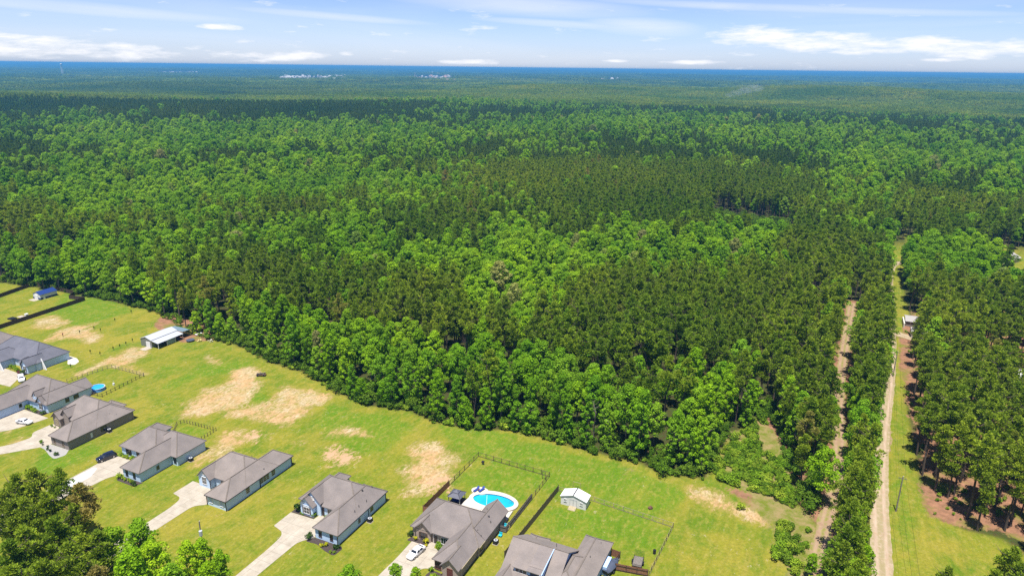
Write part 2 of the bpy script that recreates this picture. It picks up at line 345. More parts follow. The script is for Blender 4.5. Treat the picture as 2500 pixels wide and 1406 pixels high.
# bare soil patches: origin and scale of the measuring grid, outline, kind (0 tan, 1 orange)
def sp(ox, oy, s, pts): return [at(ox+x/s, oy+y/s) for x, y in pts]
SOIL = [
 (0, sp(400,880,3.333,[(525,75),(740,50),(745,110),(790,190),(700,310),(480,430),(300,450),(130,475),(160,350),(300,240),(520,200),(580,130)])),
 (0, sp(400,880,3.333,[(960,195),(1050,210),(1350,290),(1340,350),(1180,370),(1180,440),(1090,480),(1060,530),(940,550),(820,500),(580,460),(510,440),(760,340),(900,310)])),
 (0, sp(400,880,3.333,[(280,-20),(390,-45),(470,10),(510,50),(400,20)])),
 (0, sp(400,880,3.333,[(460,580),(560,555),(700,570),(740,640),(680,670),(600,620)])), (1, sp(400,880,3.333,[(620,600),(760,570),(860,610),(830,665),(680,670)])),
 (0, sp(400,880,3.333,[(430,640),(520,610),(630,680),(450,780),(250,860),(150,900),(200,830),(380,700)])),
 (0, sp(400,880,3.333,[(1290,610),(1350,560),(1480,525),(1570,540),(1700,600),(1690,625),(1430,610)])),
 (1, sp(400,880,3.333,[(1330,720),(1430,700),(1540,700),(1600,770),(1480,870),(1380,850),(1250,770)])),
 (0, sp(400,880,3.333,[(2050,670),(2250,670),(2380,730),(2490,780),(2360,830),(2100,830),(1990,800),(1970,740)])),
 (0, sp(400,880,3.333,[(1890,850),(2100,835),(2380,850),(2370,940),(2300,1040),(2100,1110),(1950,1120),(2000,1020)])), (1, sp(400,880,3.333,[(2150,1000),(2370,930),(2280,1060),(2100,1133)])),
 (0, sp(400,880,3.333,[(1930,500),(1975,505),(2080,560),(2040,650),(2015,640),(2055,565)])),
 (0, sp(400,880,3.333,[(1020,660),(1130,660),(1120,690),(1050,690)])), (0, sp(400,880,3.333,[(1180,590),(1240,590),(1230,615),(1180,610)])),
 (0, sp(0,640,5,[(380,730),(600,650),(850,740),(680,810),(450,790)])),
 (0, sp(0,640,5,[(560,960),(700,850),(960,760),(1060,800),(1240,940),(1060,1010),(960,930)])),
 (0, sp(0,640,5,[(830,1390),(1250,1220),(1600,1020),(1830,1050),(1700,1200),(1480,1260),(1780,1370),(1740,1400),(1450,1300),(1250,1270),(1000,1390)])),
 (0, sp(0,640,5,[(1050,740),(1240,720),(1200,770),(1100,780)])), (0, sp(0,640,5,[(100,850),(240,830),(200,860)])),
 (0, sp(1400,900,3.515,[(960,1000),(1170,1020),(1400,1150),(1500,1180),(1700,1270),(1850,1390),(1700,1380),(1400,1240),(1270,1210),(1010,1090)])),
 (0, sp(1200,1180,5.435,[(760,590),(880,600),(900,650),(820,690),(770,650)])), (0, sp(1200,1180,5.435,[(840,200),(900,130),(890,240),(850,290)])),
 (0, sp(440,1070,6.69,[(700,1210),(830,1215),(800,1290),(700,1290)])), (0, sp(440,1070,6.69,[(1890,800),(2050,850),(1960,900)])),
 (0, sp(690,1130,6.39,[(190,430),(270,380),(350,430),(260,480)])), (0, sp(690,1130,6.39,[(250,1200),(460,1290),(430,1340),(230,1260)])), (0, sp(690,1130,6.39,[(940,1390),(980,1300),(1060,1390)])),
 (0, sp(400,880,3.333,[(2200,790),(2400,780),(2340,860),(2180,830)])), (0, [(17,60),(17.5,140),(18.6,140),(18.6,60)]), (0, sp(1100,1100,1,[(945,1230),(1010,1290),(1000,1180)])),
 (0, sp(0,860,6.25,[(0,1190),(200,1150),(100,1240),(0,1230)])), (0, sp(0,860,6.25,[(80,1380),(420,1260),(500,1250),(440,1340),(300,1400)])),
]
LUSH = [[at(*q_) for q_ in P] for P in (((1060,1030),(1250,1060),(1620,1170),(1700,1200),(1560,1290),(1330,1190),(1180,1110),(1090,1080)),((1180,1120),(1330,1170),(1270,1240),(1100,1190)),((1330,1230),(1640,1290),(1600,1390),(1500,1330),(1300,1300)),
  ((450,900),(600,870),(660,940),(560,905),(380,960)),((800,985),(1040,1040),(900,1120),(760,1050)),((1080,1010),(1250,1060),(1150,1040)),((430,1035),(520,1050),(480,1075),(410,1050)),((600,940),(640,930),(650,985),(590,1020)),
  ((90,1090),(230,1080),(250,1120),(60,1180)),((180,690),(330,760),(200,800),(100,770)),((380,900),(440,880),(400,930)),((2175,1170),(2215,1170),(2230,1400),(2180,1400)))]
LITTER = [[(31.5,170),(31,300),(60,420),(160,420),(140,60),(62,150),(50,168.5),(36,170)], [(-19,175),(-16.5,190),(-9,204),(2,215),(9,215),(9,150),(4,158),(-3,186),(-9,192),(-14,186)],
          [(9,150),(9,340),(28,340),(23,262),(18,200),(16.8,120),(12,100),(7,120)], BARN_YARD]

# ------------------------------------------------------------------ the ground: one sheet to the horizon
def axis(lo, hi, step, far_lo, far_hi):
    a = list(np.arange(lo, hi+.01, step)); s = step; x = lo; L = []
    while x > far_lo: s *= 1.13; x -= s; L.append(x)
    s = step; x = hi; U = []
    while x < far_hi: s *= 1.13; x += s; U.append(x)
    return np.array(L[::-1] + a + U)
gx = axis(-360, 90, 1.0, -42000, 30000); gy = axis(60, 330, 1.0, -3000, 42000)
GX, GY = np.meshgrid(gx, gy); Z = hills(GX, GY)
nx, ny = len(gx), len(gy)
me = bpy.data.meshes.new('ground')
co = np.stack([GX.ravel(), GY.ravel(), Z.ravel()], 1).astype(np.float32)
idx = np.arange(nx*ny).reshape(ny, nx)
q = np.stack([idx[:-1,:-1], idx[:-1,1:], idx[1:,1:], idx[1:,:-1]], -1).reshape(-1, 4)
me.vertices.add(len(co)); me.vertices.foreach_set('co', co.ravel())
me.loops.add(q.size); me.loops.foreach_set('vertex_index', q.ravel().astype(np.int32))
me.polygons.add(len(q)); me.polygons.foreach_set('loop_start', np.arange(0, q.size, 4, dtype=np.int32)); me.polygons.foreach_set('loop_total', np.full(len(q), 4, dtype=np.int32))
me.update()
def blur(A, n):
    for _ in range(n):
        P_ = np.pad(A, 1, mode='edge'); A = (P_[1:-1,1:-1]*2 + P_[:-2,1:-1] + P_[2:,1:-1] + P_[1:-1,:-2] + P_[1:-1,2:])/6
    return A
wx, wy = GX + (vnoise(GX,GY,5,9)-.5)*3, GY + (vnoise(GX,GY,5,8)-.5)*3
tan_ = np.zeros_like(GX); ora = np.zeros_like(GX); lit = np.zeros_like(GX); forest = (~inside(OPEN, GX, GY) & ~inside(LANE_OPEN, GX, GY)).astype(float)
for k, P in SOIL:
    m_ = inside(P, wx, wy).astype(float)
    if k == 0: tan_ = np.maximum(tan_, m_)
    else: ora = np.maximum(ora, m_)
LITTER.append([at(*q_) for q_ in ((1835,1010),(1905,1030),(1920,1150),(1875,1110),(1840,1060))]); LITTER.append([at(*q_) for q_ in ((1745,1170),(1800,1195),(1900,1215),(1960,1280),(2000,1380),(1980,1400),(1930,1300),(1850,1240),(1750,1190))])
for P in LITTER: lit = np.maximum(lit, inside(P, wx, wy).astype(float))
lit = np.maximum(lit, inside(WHITE_GAP, GX, GY).astype(float))
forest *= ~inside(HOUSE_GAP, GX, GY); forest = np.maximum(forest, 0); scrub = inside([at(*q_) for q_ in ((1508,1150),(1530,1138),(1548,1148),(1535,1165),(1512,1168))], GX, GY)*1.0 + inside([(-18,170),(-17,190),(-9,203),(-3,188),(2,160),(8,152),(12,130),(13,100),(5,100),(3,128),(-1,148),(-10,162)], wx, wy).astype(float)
lush_ = np.zeros_like(GX)
for P in LUSH: lush_ = np.maximum(lush_, inside(P, wx, wy).astype(float))
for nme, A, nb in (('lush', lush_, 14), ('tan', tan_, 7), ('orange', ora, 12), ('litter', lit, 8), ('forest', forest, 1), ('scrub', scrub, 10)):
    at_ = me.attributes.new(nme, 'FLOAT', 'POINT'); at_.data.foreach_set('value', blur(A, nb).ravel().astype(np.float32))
ground = bpy.data.objects.new('ground', me); C.objects.link(ground); tag(ground, kind='structure')
m, t, p = new_mat('ground'); p.inputs['Roughness'].default_value = 1.0; p.inputs['Specular IOR Level'].default_value = .05
ge = N(t, 'ShaderNodeNewGeometry'); pos = ge.outputs['Position']
def attr(n_): return N(t, 'ShaderNodeAttribute', attribute_name=n_).outputs['Fac']
mp = N(t, 'ShaderNodeMapping', ins={'Scale': (1.0,.55,1.0)}); t.links.new(pos, mp.inputs[0]); mpos = mp.outputs[0]
n1 = noise(t, pos, .035, 4, .6); n2 = noise(t, mpos, .16, 5, .65, .4); n3 = noise(t, mpos, .9, 5, .7); n4 = noise(t, pos, 1.5, 6, .8)
n6 = noise(t, mpos, .42, 6, .72, .8); n7 = noise(t, pos, .085, 5, .62, .5)
grass = mixc(t, ramp(t, n1, .38, .62), (.130,.180,.014), (.215,.215,.030))
grass = mixc(t, ramp(t, n7, .44, .62), grass, (.095,.165,.012))
lush = ramp(t, math_n(t, 'ADD', attr('lush'), math_n(t, 'MULTIPLY', math_n(t, 'SUBTRACT', noise(t, pos, .11, 5, .65), .5), 1.6)), .38, .80); grass = mixc(t, math_n(t, 'MULTIPLY', lush, .85), grass, (.085,.180,.010))
grass = mixc(t, math_n(t, 'MULTIPLY', ramp(t, n2, .46, .74), math_n(t, 'SUBTRACT', 1.0, math_n(t, 'MULTIPLY', lush, .65))), grass, (.225,.215,.030))
grass = mixc(t, math_n(t,'MULTIPLY', ramp(t, n6, .50, .72), .5), grass, (.235,.215,.035))
grass = mixc(t, math_n(t,'MULTIPLY', ramp(t, math_n(t,'SUBTRACT',1.0,n6), .52, .72), .5), grass, (.062,.135,.010))
grass = mixc(t, math_n(t,'MULTIPLY', ramp(t, n3, .50, .72), .75), grass, (.27,.25,.065))
mpl = N(t, 'ShaderNodeMapping', ins={'Scale': (1.0,.035,1.0), 'Rotation': (0,0,.05)}); t.links.new(pos, mpl.inputs[0])
lines = noise(t, mpl.outputs[0], .9, 3, .6); trk = noise(t, mpl.outputs[0], .38, 4, .65)
grass = mixc(t, 1.0, grass, ramp(t, lines, .35, .65, (.93,.94,.93,1), (1.07,1.05,1.05,1)), 'MULTIPLY')
grass = mixc(t, math_n(t,'MULTIPLY', ramp(t, trk, .60, .74), math_n(t,'MULTIPLY', ramp(t, n1, .40, .55), .6)), grass, (.25,.215,.055))
grass = mixc(t, 1.0, grass, ramp(t, n4, .25, .75, (.64,.70,.60,1), (1.36,1.30,1.30,1)), 'MULTIPLY')
rg1 = noise(t, mpos, .16, 7, .68, .8); rg2 = noise(t, mpos, .8, 8, .8, .6)
ragged = math_n(t, 'ADD', math_n(t, 'MULTIPLY', math_n(t, 'SUBTRACT', rg1, .5), 1.5), math_n(t, 'MULTIPLY', math_n(t, 'SUBTRACT', rg2, .5), 2.6))
def soft(a, lo, hi, k=1.0): return ramp(t, math_n(t, 'ADD', attr(a), math_n(t, 'MULTIPLY', ragged, math_n(t, 'MULTIPLY', math_n(t, 'MINIMUM', math_n(t,'MULTIPLY',attr(a),4.0), 1.0), k))), lo, hi)
n5 = noise(t, mpos, .30, 6, .7, 1.0)
soil = mixc(t, ramp(t, n5, .33, .62), (.37,.30,.13), (.46,.41,.29)); soil = mixc(t, ramp(t, noise(t, mpos, .8, 7, .8), .50, .62), soil, (.20,.18,.05)); soil = mixc(t, math_n(t, 'MULTIPLY', ramp(t, noise(t, pos, .14, 5, .6), .42, .60), .75), soil, (.42,.285,.14)); soil = mixc(t, 1.0, soil, ramp(t, noise(t, mpos, 1.1, 7, .85), .34, .62, (.62,.60,.52,1), (1.20,1.18,1.18,1)), 'MULTIPLY')
col = mixc(t, math_n(t, 'MULTIPLY', soft('tan', .18, .42), .45), grass, (.27,.22,.07)); col = mixc(t, soft('tan', .44, .95, 1.6), col, soil)
col = mixc(t, soft('orange', .34, .80, 1.6), col, mixc(t, n5, (.37,.22,.11), (.45,.36,.24)))
speck = ramp(t, noise(t, mpos, .7, 8, .8), .60, .68); nearp = ramp(t, noise(t, pos, .05, 3), .44, .58)
col = mixc(t, math_n(t, 'MULTIPLY', speck, nearp), col, (.42,.37,.26))
lc = mixc(t, ramp(t, noise(t, pos, .5, 5, .7), .35, .65), (.30,.17,.105), (.17,.10,.06)); lc = mixc(t, ramp(t, noise(t, pos, .12, 4, .6), .5, .66), lc, (.13,.17,.02))
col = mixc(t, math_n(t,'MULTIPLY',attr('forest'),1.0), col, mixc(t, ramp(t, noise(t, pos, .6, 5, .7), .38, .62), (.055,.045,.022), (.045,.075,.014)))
col = mixc(t, soft('litter', .42, .60, .6), col, lc)
sg = mixc(t, ramp(t, noise(t, pos, .35, 6, .7), .4, .6), (.12,.16,.02), (.24,.20,.09))
col = mixc(t, soft('scrub', .35, .6), col, sg)
col = mixc(t, 1.0, col, (.93,.86,.84), 'MULTIPLY')
t.links.new(col, p.inputs['Base Color'])
b = N(t, 'ShaderNodeBump', ins={'Strength': .5, 'Distance': .25}); t.links.new(math_n(t,'ADD',n4,n3), b.inputs['Height']); t.links.new(b.outputs[0], p.inputs['Normal'])
me.materials.append(m)

# lane, track and drives are sheets just above the ground
m, t, p = new_mat('lane_gravel'); p.inputs['Roughness'].default_value = 1.0; p.inputs['Specular IOR Level'].default_value = .05
ge = N(t, 'ShaderNodeNewGeometry'); mp = N(t, 'ShaderNodeMapping', ins={'Scale': (1.0,.12,1.0)}); t.links.new(ge.outputs['Position'], mp.inputs[0])
c = mixc(t, ramp(t, noise(t, mp.outputs[0], 1.2, 5, .6), .3, .7), (.29,.215,.15), (.39,.31,.235)); c = mixc(t, ramp(t, noise(t, ge.outputs['Position'], .8, 5, .7), .5, .8), c, (.32,.22,.13)); ab = math_n(t, 'ABSOLUTE', N(t, 'ShaderNodeAttribute', attribute_name='across').outputs['Fac']); rut = ramp(t, math_n(t, 'ABSOLUTE', math_n(t, 'SUBTRACT', ab, .48)), .08, .26); c = mixc(t, math_n(t, 'MULTIPLY', math_n(t, 'MULTIPLY', rut, ramp(t, noise(t, ge.outputs['Position'], .7, 4, .7), .35, .55)), .75), c, (.22,.19,.09))
t.links.new(c, p.inputs['Base Color'])
m, t, p = new_mat('track_soil'); p.inputs['Roughness'].default_value = 1.0; p.inputs['Specular IOR Level'].default_value = .05
ge = N(t, 'ShaderNodeNewGeometry')
c = mixc(t, ramp(t, noise(t, ge.outputs['Position'], .5, 6, .7), .3, .7), (.22,.14,.088), (.32,.23,.155)); c = mixc(t, ramp(t, noise(t, ge.outputs['Position'], .25, 5, .7), .55, .7), c, (.22,.22,.05)); ab = math_n(t, 'ABSOLUTE', N(t, 'ShaderNodeAttribute', attribute_name='across').outputs['Fac']); rut = ramp(t, math_n(t, 'ABSOLUTE', math_n(t, 'SUBTRACT', ab, .45)), .1, .4); c = mixc(t, math_n(t, 'MULTIPLY', rut, ramp(t, noise(t, ge.outputs['Position'], .5, 5, .75), .42, .56)), c, (.17,.17,.04))
t.links.new(c, p.inputs['Base Color'])
def smooth_line(c, step=2.0):
    out = []
    for i in range(len(c)-1):
        p0, p1, p2, p3 = (Vector(c[max(i-1,0)]), Vector(c[i]), Vector(c[i+1]), Vector(c[min(i+2,len(c)-1)]))
        n = max(1, int((p2-p1).length/step))
        for k in range(n):
            u = k/n; out.append(tuple(.5*((2*p1)+(p2-p0)*u+(2*p0-5*p1+4*p2-p3)*u*u+(3*p1-p0-3*p2+p3)*u**3)))
    out.append(tuple(c[-1])); return out
def ribbon(name, c, hw, mat, z, wob=.14):
    L = smooth_line(c, 1.5); NC = 8; V, A, Fc = [], [], []
    for i, q_ in enumerate(L):
        a, b = Vector(L[max(i-1,0)]), Vector(L[min(i+1,len(L)-1)]); d = (b-a).normalized(); n = Vector((d.y,-d.x))
        for k in range(NC+1):
            u = -1 + 2*k/NC; h = hw*u + (random.uniform(-wob,wob) if k in (0,NC) else 0); V.append((q_[0]+n.x*h, q_[1]+n.y*h, z)); A.append(u)
    for i in range(len(L)-1):
        for k in range(NC): Fc.append((i*(NC+1)+k, i*(NC+1)+k+1, (i+1)*(NC+1)+k+1, (i+1)*(NC+1)+k))
    me = bpy.data.meshes.new(name); me.from_pydata(V, [], Fc); me.materials.append(M[mat]); a_ = me.attributes.new('across', 'FLOAT', 'POINT'); a_.data.foreach_set('value', A); me.update()
    o = bpy.data.objects.new(name, me); C.objects.link(o); return tag(o, kind='structure')
ribbon('dirt_lane', LANE_C, 2.1, 'lane_gravel', .03); ribbon('dirt_track', TRACK_C, 1.75, 'track_soil', .03, .3)
ribbon('lane_spur', [(29,305),(33,301),(37,299)], 2.5, 'lane_gravel', .05); ribbon('lane_shoulder', [(20.5,181),(22,195),(24,212)], 1.6, 'track_soil', .022, .5)

def smooth_poly(pts, rad=1.5, n=5):
    out = []; L = len(pts)
    for i, p_ in enumerate(pts):
        a, b, c_ = Vector(pts[i-1][:2]), Vector(p_[:2]), Vector(pts[(i+1)%L][:2]); r = p_[2] if len(p_) > 2 else rad
        r = min(r, (a-b).length*.49, (c_-b).length*.49)
        if r < .05: out.append(tuple(b)); continue
        s_, e_ = b+(a-b).normalized()*r, b+(c_-b).normalized()*r
        for k in range(n+1):
            u = k/n; out.append(tuple(s_*(1-u)**2 + b*2*u*(1-u) + e_*u*u))
    return out
def drive(pts, name='driveway', mat='concrete', z=.05):
    mb = MB(); mb.prism(smooth_poly(pts), -.2, z)
    return tag(mb.build(name, M[mat]), kind='structure')
drive([(-300,112,0),(-240,119,3),(-238.5,117.5,2),(-232.3,118,0),(-238,125.3,0),(-249,126,0),(-250,121,4),(-300,118,0)])
drive([(-222,88,0),(-207,97,6),(-202.5,101.2,4),(-200.6,110,0),(-213.2,110.3,0),(-212.6,104.5,0),(-212,101,6),(-224,93,0)])
drive([(-215,66,0),(-193.5,90,8),(-185.3,99.7,2),(-185,108,0),(-191,108.3,0),(-196,108.3,0),(-196.2,102.5,2),(-193.5,101,3),(-195,95,8),(-218,74,0)])
drive([(-164.2,70,0),(-157.4,70,0),(-157,88,10),(-156.5,97,3),(-153.6,100.2,1),(-153.3,104.8,0),(-164.8,104.6,0)])
drive([(-164,86,0),(-160.9,88,3),(-160.4,95,3),(-163,98.6,3),(-164.1,98,0)], 'patched_concrete', 'new_concrete', .06)
drive([(-131.5,66,0),(-127.9,66,0),(-127.7,88,6),(-127.5,97.5,2.5),(-125,99.2,.5),(-124.8,104.9,0),(-136,104.9,0),(-136,99,.3),(-132.6,98.6,2),(-131.8,95,3)])
drive([(-100.2,66,0),(-96.6,66,0),(-96.4,88,6),(-96.2,98,3),(-94,100.4,.5),(-93.8,105.8,0),(-96.2,105.9,0),(-96.4,107.6,0),(-98.2,107.8,0),(-98.4,105.8,0),(-105,105.6,0),(-105,100,.3),(-101,99,2),(-100.4,94,3)])
drive([(-74,66,0),(-69,66,0),(-68.4,96,4),(-67,102.8,1),(-64.9,103.2,0),(-64.9,108.6,0),(-68.2,109.2,0),(-68.8,111.2,0),(-70,111,0),(-69.9,109,0),(-73.8,109,0),(-73.7,103,2),(-74,98,2)])

# ------------------------------------------------------------------ houses
def roof_hip(mb, x0, x1, y0, y1, ze, s, kind='hip', dz=0.0, fr=(1,1), rc=None):
    """kind hip, gx (ridge along x, gable ends) or gy; fr stretches the run of the hip ends. rc collects ridge and hip lines."""
    t_ = .16; ze += dz
    if kind == 'gy':
        xm = (x0+x1)/2; zr = ze + t_ + s*(x1-x0)/2
        mb.slab([(x0,y0,ze+t_),(xm,y0,zr),(xm,y1,zr),(x0,y1,ze+t_)], t_); mb.slab([(xm,y0,zr),(x1,y0,ze+t_),(x1,y1,ze+t_),(xm,y1,zr)], t_)
        if rc is not None: rc.append(((xm,y0,zr),(xm,y1,zr)))
        return
    if kind == 'gx':
        ym = (y0+y1)/2; zr = ze + t_ + s*(y1-y0)/2
        mb.slab([(x0,y0,ze+t_),(x1,y0,ze+t_),(x1,ym,zr),(x0,ym,zr)], t_); mb.slab([(x0,ym,zr),(x1,ym,zr),(x1,y1,ze+t_),(x0,y1,ze+t_)], t_)
        if rc is not None: rc.append(((x0,ym,zr),(x1,ym,zr)))
        return
    zt = ze + t_
    if (x1-x0) >= (y1-y0):
        h = (y1-y0)/2; zr = zt+s*h; A = (x0+h*fr[0], (y0+y1)/2, zr); B = (x1-h*fr[1], (y0+y1)/2, zr)
        c = [(x0,y0,zt),(x1,y0,zt),(x1,y1,zt),(x0,y1,zt)]
        V = [(x0,y0,ze),(x1,y0,ze),(x1,y1,ze),(x0,y1,ze)] + c + [A, B]
        Fc = [(3,2,1,0),(0,1,5,4),(1,2,6,5),(2,3,7,6),(3,0,4,7),(4,5,9,8),(5,6,9),(6,7,8,9),(7,4,8)]
        R_ = [(c[0],A),(c[3],A),(c[1],B),(c[2],B),(A,B)]
    else:
        h = (x1-x0)/2; zr = zt+s*h; A = ((x0+x1)/2, y0+h*fr[0], zr); B = ((x0+x1)/2, y1-h*fr[1], zr)
        c = [(x0,y0,zt),(x1,y0,zt),(x1,y1,zt),(x0,y1,zt)]
        V = [(x0,y0,ze),(x1,y0,ze),(x1,y1,ze),(x0,y1,ze)] + c + [A, B]
        Fc = [(3,2,1,0),(0,1,5,4),(1,2,6,5),(2,3,7,6),(3,0,4,7),(4,5,8),(5,6,9,8),(6,7,9),(7,4,8,9)]
        R_ = [(c[0],A),(c[1],A),(c[2],B),(c[3],B),(A,B)]
    mb.mesh(V, Fc)
    if rc is not None: rc += R_
def house(name, label, roofs, wall='white_brick_shade_tint', roofm='shingle_brown', ridge='ridge', vents=(), group='brick houses in a row along the street', ze=2.65, s=.78, inset=.42):
    """roofs: (x0,x1,y0,y1,kind,opts). Everything stands in lot coordinates relative to the first roof's corner."""
    ox, oy = roofs[0][0], roofs[0][2]
    h = empty(name, (ox, oy, 0), 0, label, 'house', group)
    wb, rb, rc = MB(), MB(), []
    for i, r_ in enumerate(roofs):
        x0, x1, y0, y1, kind = r_[:5]; o = r_[5] if len(r_) > 5 else {}
        x0 -= ox; x1 -= ox; y0 -= oy; y1 -= oy
        zz, ss, ins = o.get('ze', ze), o.get('s', s), o.get('inset', inset)
        roof_hip(rb, x0, x1, y0, y1, zz, ss, kind, dz=.004*i, fr=o.get('fr', (1,1)), rc=rc)
        if o.get('walls', True):
            d = .003*i
            zb = o.get('zb', -.1)
            wb.box(x0+ins+d, x1-ins-d, y0+o.get('iy', ins)+d, y1-ins-d, zb, zz+.02)
            if kind == 'gy':
                xm, zr = (x0+x1)/2, zz+ss*(x1-x0)/2 + .1; a, b_ = x0+ins+d, x1-ins-d; zl = zz+.02; zt = zr-ss*.0-.16; zs = zz + ss*ins + .0
                for yy in (y0+o.get('iy', ins)+d, y1-ins-d-.12):
                    V = [(a,yy,zl),(b_,yy,zl),(b_,yy,zs),(xm,yy,zt),(a,yy,zs)]; V += [(q_[0],yy+.12,q_[2]) for q_ in V]
                    wb.mesh(V, [(0,1,2,3,4),(9,8,7,6,5)] + [(k,(k+1)%5+0,(k+1)%5+5,k+5) for k in range(5)])
            if kind == 'gx':
                ym, zr = (y0+y1)/2, zz+ss*(y1-y0)/2 + .1; a, b_ = y0+o.get('iy', ins)+d, y1-ins-d; zl = zz+.02; zt = zr-.16; zs = zz+ss*ins
                for xx in (x0+ins+d, x1-ins-d-.12):
                    V = [(xx,a,zl),(xx,b_,zl),(xx,b_,zs),(xx,ym,zt),(xx,a,zs)]; V += [(xx+.12,q_[1],q_[2]) for q_ in V]
                    wb.mesh(V, [(4,3,2,1,0),(5,6,7,8,9)] + [((k+1)%5,k,k+5,(k+1)%5+5) for k in range(5)])
    wb.build('wall', M[wall], h)
    ro = rb.build('roof', M[roofm], h)
    cb = MB()
    for a, b_ in rc: cb.bar((a[0],a[1],a[2]+.02), (b_[0],b_[1],b_[2]+.02), .26, .05)
    cb.build('ridge_cap', M[ridge], ro)
    for (vx, vy, vz, r_) in vents:
        v = MB(); v.tube([(vx-ox,vy-oy,vz-.5),(vx-ox,vy-oy,vz+.35)], r_, 8)
        if r_ > .1: v.tube([(vx-ox,vy-oy,vz+.3),(vx-ox,vy-oy,vz+.42)], r_*1.6, 8)
        v.build('roof_vent', M['pvc'], ro)
    h['_o'] = (ox, oy); return h
def panel(h, part, x, y, z0, w_, ht, side, mats=('white_trim','glass'), depth=.08, bars=(1,1), sub='pane'):
    """a framed opening on a wall; side is the wall's outward direction"""
    ox, oy = h['_o']; x -= ox; y -= oy; f = MB(); g = MB()
    def bx(mb, a0, a1, z_0, z_1, d0, d1):
        if side == 'S': mb.box(x+a0, x+a1, y-d1, y-d0, z_0, z_1)
        elif side == 'N': mb.box(x+a0, x+a1, y+d0, y+d1, z_0, z_1)
        elif side == 'E': mb.box(x+d0, x+d1, y+a0, y+a1, z_0, z_1)
        else: mb.box(x-d1, x-d0, y+a0, y+a1, z_0, z_1)
    fw = .09
    bx(f, -w_/2-fw, -w_/2, z0, z0+ht, -.02, depth); bx(f, w_/2, w_/2+fw, z0, z0+ht, -.02, depth); bx(f, -w_/2-fw, w_/2+fw, z0+ht, z0+ht+fw, -.02, depth+.01); bx(f, -w_/2-fw*1.4, w_/2+fw*1.4, z0-fw, z0, -.02, depth+.04)
    for k in range(1, bars[0]): bx(f, -w_/2+w_*k/bars[0]-.035, -w_/2+w_*k/bars[0]+.035, z0, z0+ht, .0, depth-.01)
    for k in range(1, bars[1]): bx(f, -w_/2, w_/2, z0+ht*k/bars[1]-.03, z0+ht*k/bars[1]+.03, .0, depth-.014)
    bx(g, -w_/2, w_/2, z0, z0+ht, -.02, depth-.03)
    fo = f.build(part, M[mats[0]], h); g.build(sub, M[mats[1]], fo); return fo
def shutters(h, x, y, z0, w_, ht, side, mat, sw=.4):
    ox, oy = h['_o']; x -= ox; y -= oy
    for s_ in (-1, 1):
        mb = MB(); a = s_*(w_/2+.1+sw/2)
        if side == 'S': mb.box(x+a-sw/2, x+a+sw/2, y-.07, y+.01, z0, z0+ht)
        else: mb.box(x-.01, x+.07, y+a-sw/2, y+a+sw/2, z0, z0+ht)
        mb.build('shutter', M[mat], h)
def spout(h, x, y, z1, mat='black_trim'):
    ox, oy = h['_o']; mb = MB(); mb.box(x-ox-.07, x-ox+.07, y-oy-.07, y-oy+.07, 0, z1); mb.build('downspout', M[mat], h)
def gutter(h, a, b, mat='black_trim', z=2.72):
    ox, oy = h['_o']; mb = MB(); mb.bar((a[0]-ox,a[1]-oy,z), (b[0]-ox,b[1]-oy,z), .13, .12); mb.build('gutter', M[mat], h)

GRP = 'brick houses in a row along the street'
# house with the long blue-shaded wing (white brick, no garden yet)
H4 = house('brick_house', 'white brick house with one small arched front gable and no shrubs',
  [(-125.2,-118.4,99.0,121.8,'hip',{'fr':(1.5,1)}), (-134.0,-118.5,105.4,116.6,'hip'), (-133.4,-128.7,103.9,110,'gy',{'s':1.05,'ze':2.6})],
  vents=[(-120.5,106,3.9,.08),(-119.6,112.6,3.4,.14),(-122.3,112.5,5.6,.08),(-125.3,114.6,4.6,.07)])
panel(H4,'window',-131.05,104.32,1.0,1.3,1.9,'S',bars=(3,2)); panel(H4,'vent_louvre',-131.05,104.32,3.6,.5,.5,'S',mats=('white_trim','grey_metal'),sub='slat')
panel(H4,'door',-126.6,105.86,.05,1.0,2.1,'S',mats=('white_trim','door_dark'),sub='leaf')
for yy, ww in ((106.2,1.1),(111.8,3.0),(114.8,1.2)): panel(H4,'window',-118.82,yy,.9,ww,1.4,'E',bars=(3 if ww>2 else 1,3))
for xx in (-123.6,-120.2): panel(H4,'window',xx,99.42,.9,.9,1.5,'S',mats=('white_trim','white_siding_shade_tint'),bars=(1,2))
for x_, y_ in ((-124.85,99.3),(-118.75,99.3),(-118.72,110.2),(-118.72,121.4),(-129.05,104.2)): spout(H4, x_, y_, 2.65)
gutter(H4,(-118.33,99),(-118.33,121.8)); gutter(H4,(-125.2,98.93),(-118.4,98.93))

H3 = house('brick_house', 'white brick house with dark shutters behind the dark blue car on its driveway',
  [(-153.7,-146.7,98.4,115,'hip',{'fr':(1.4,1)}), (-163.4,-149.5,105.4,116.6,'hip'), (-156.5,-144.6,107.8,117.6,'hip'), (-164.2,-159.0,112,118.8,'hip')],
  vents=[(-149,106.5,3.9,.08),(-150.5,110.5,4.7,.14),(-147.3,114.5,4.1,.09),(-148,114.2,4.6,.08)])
panel(H3,'window',-160.3,105.84,.8,1.1,1.6,'S',mats=('black_trim','glass'),bars=(2,2)); shutters(H3,-160.3,105.84,.7,1.2,1.7,'S','black_trim')
panel(H3,'door',-156.7,105.84,.05,1.0,2.15,'S',mats=('brown_shutter','door_dark'),sub='leaf')
for xx in (-151.9,-149.2): panel(H3,'window',xx,98.84,.7,.75,1.7,'S',mats=('black_trim','glass'))
panel(H3,'window',-145.9,108.24,.7,.8,1.6,'S',mats=('black_trim','glass')); panel(H3,'window',-147.1,104.0,.9,.7,1.0,'E',mats=('grey_metal','glass'))

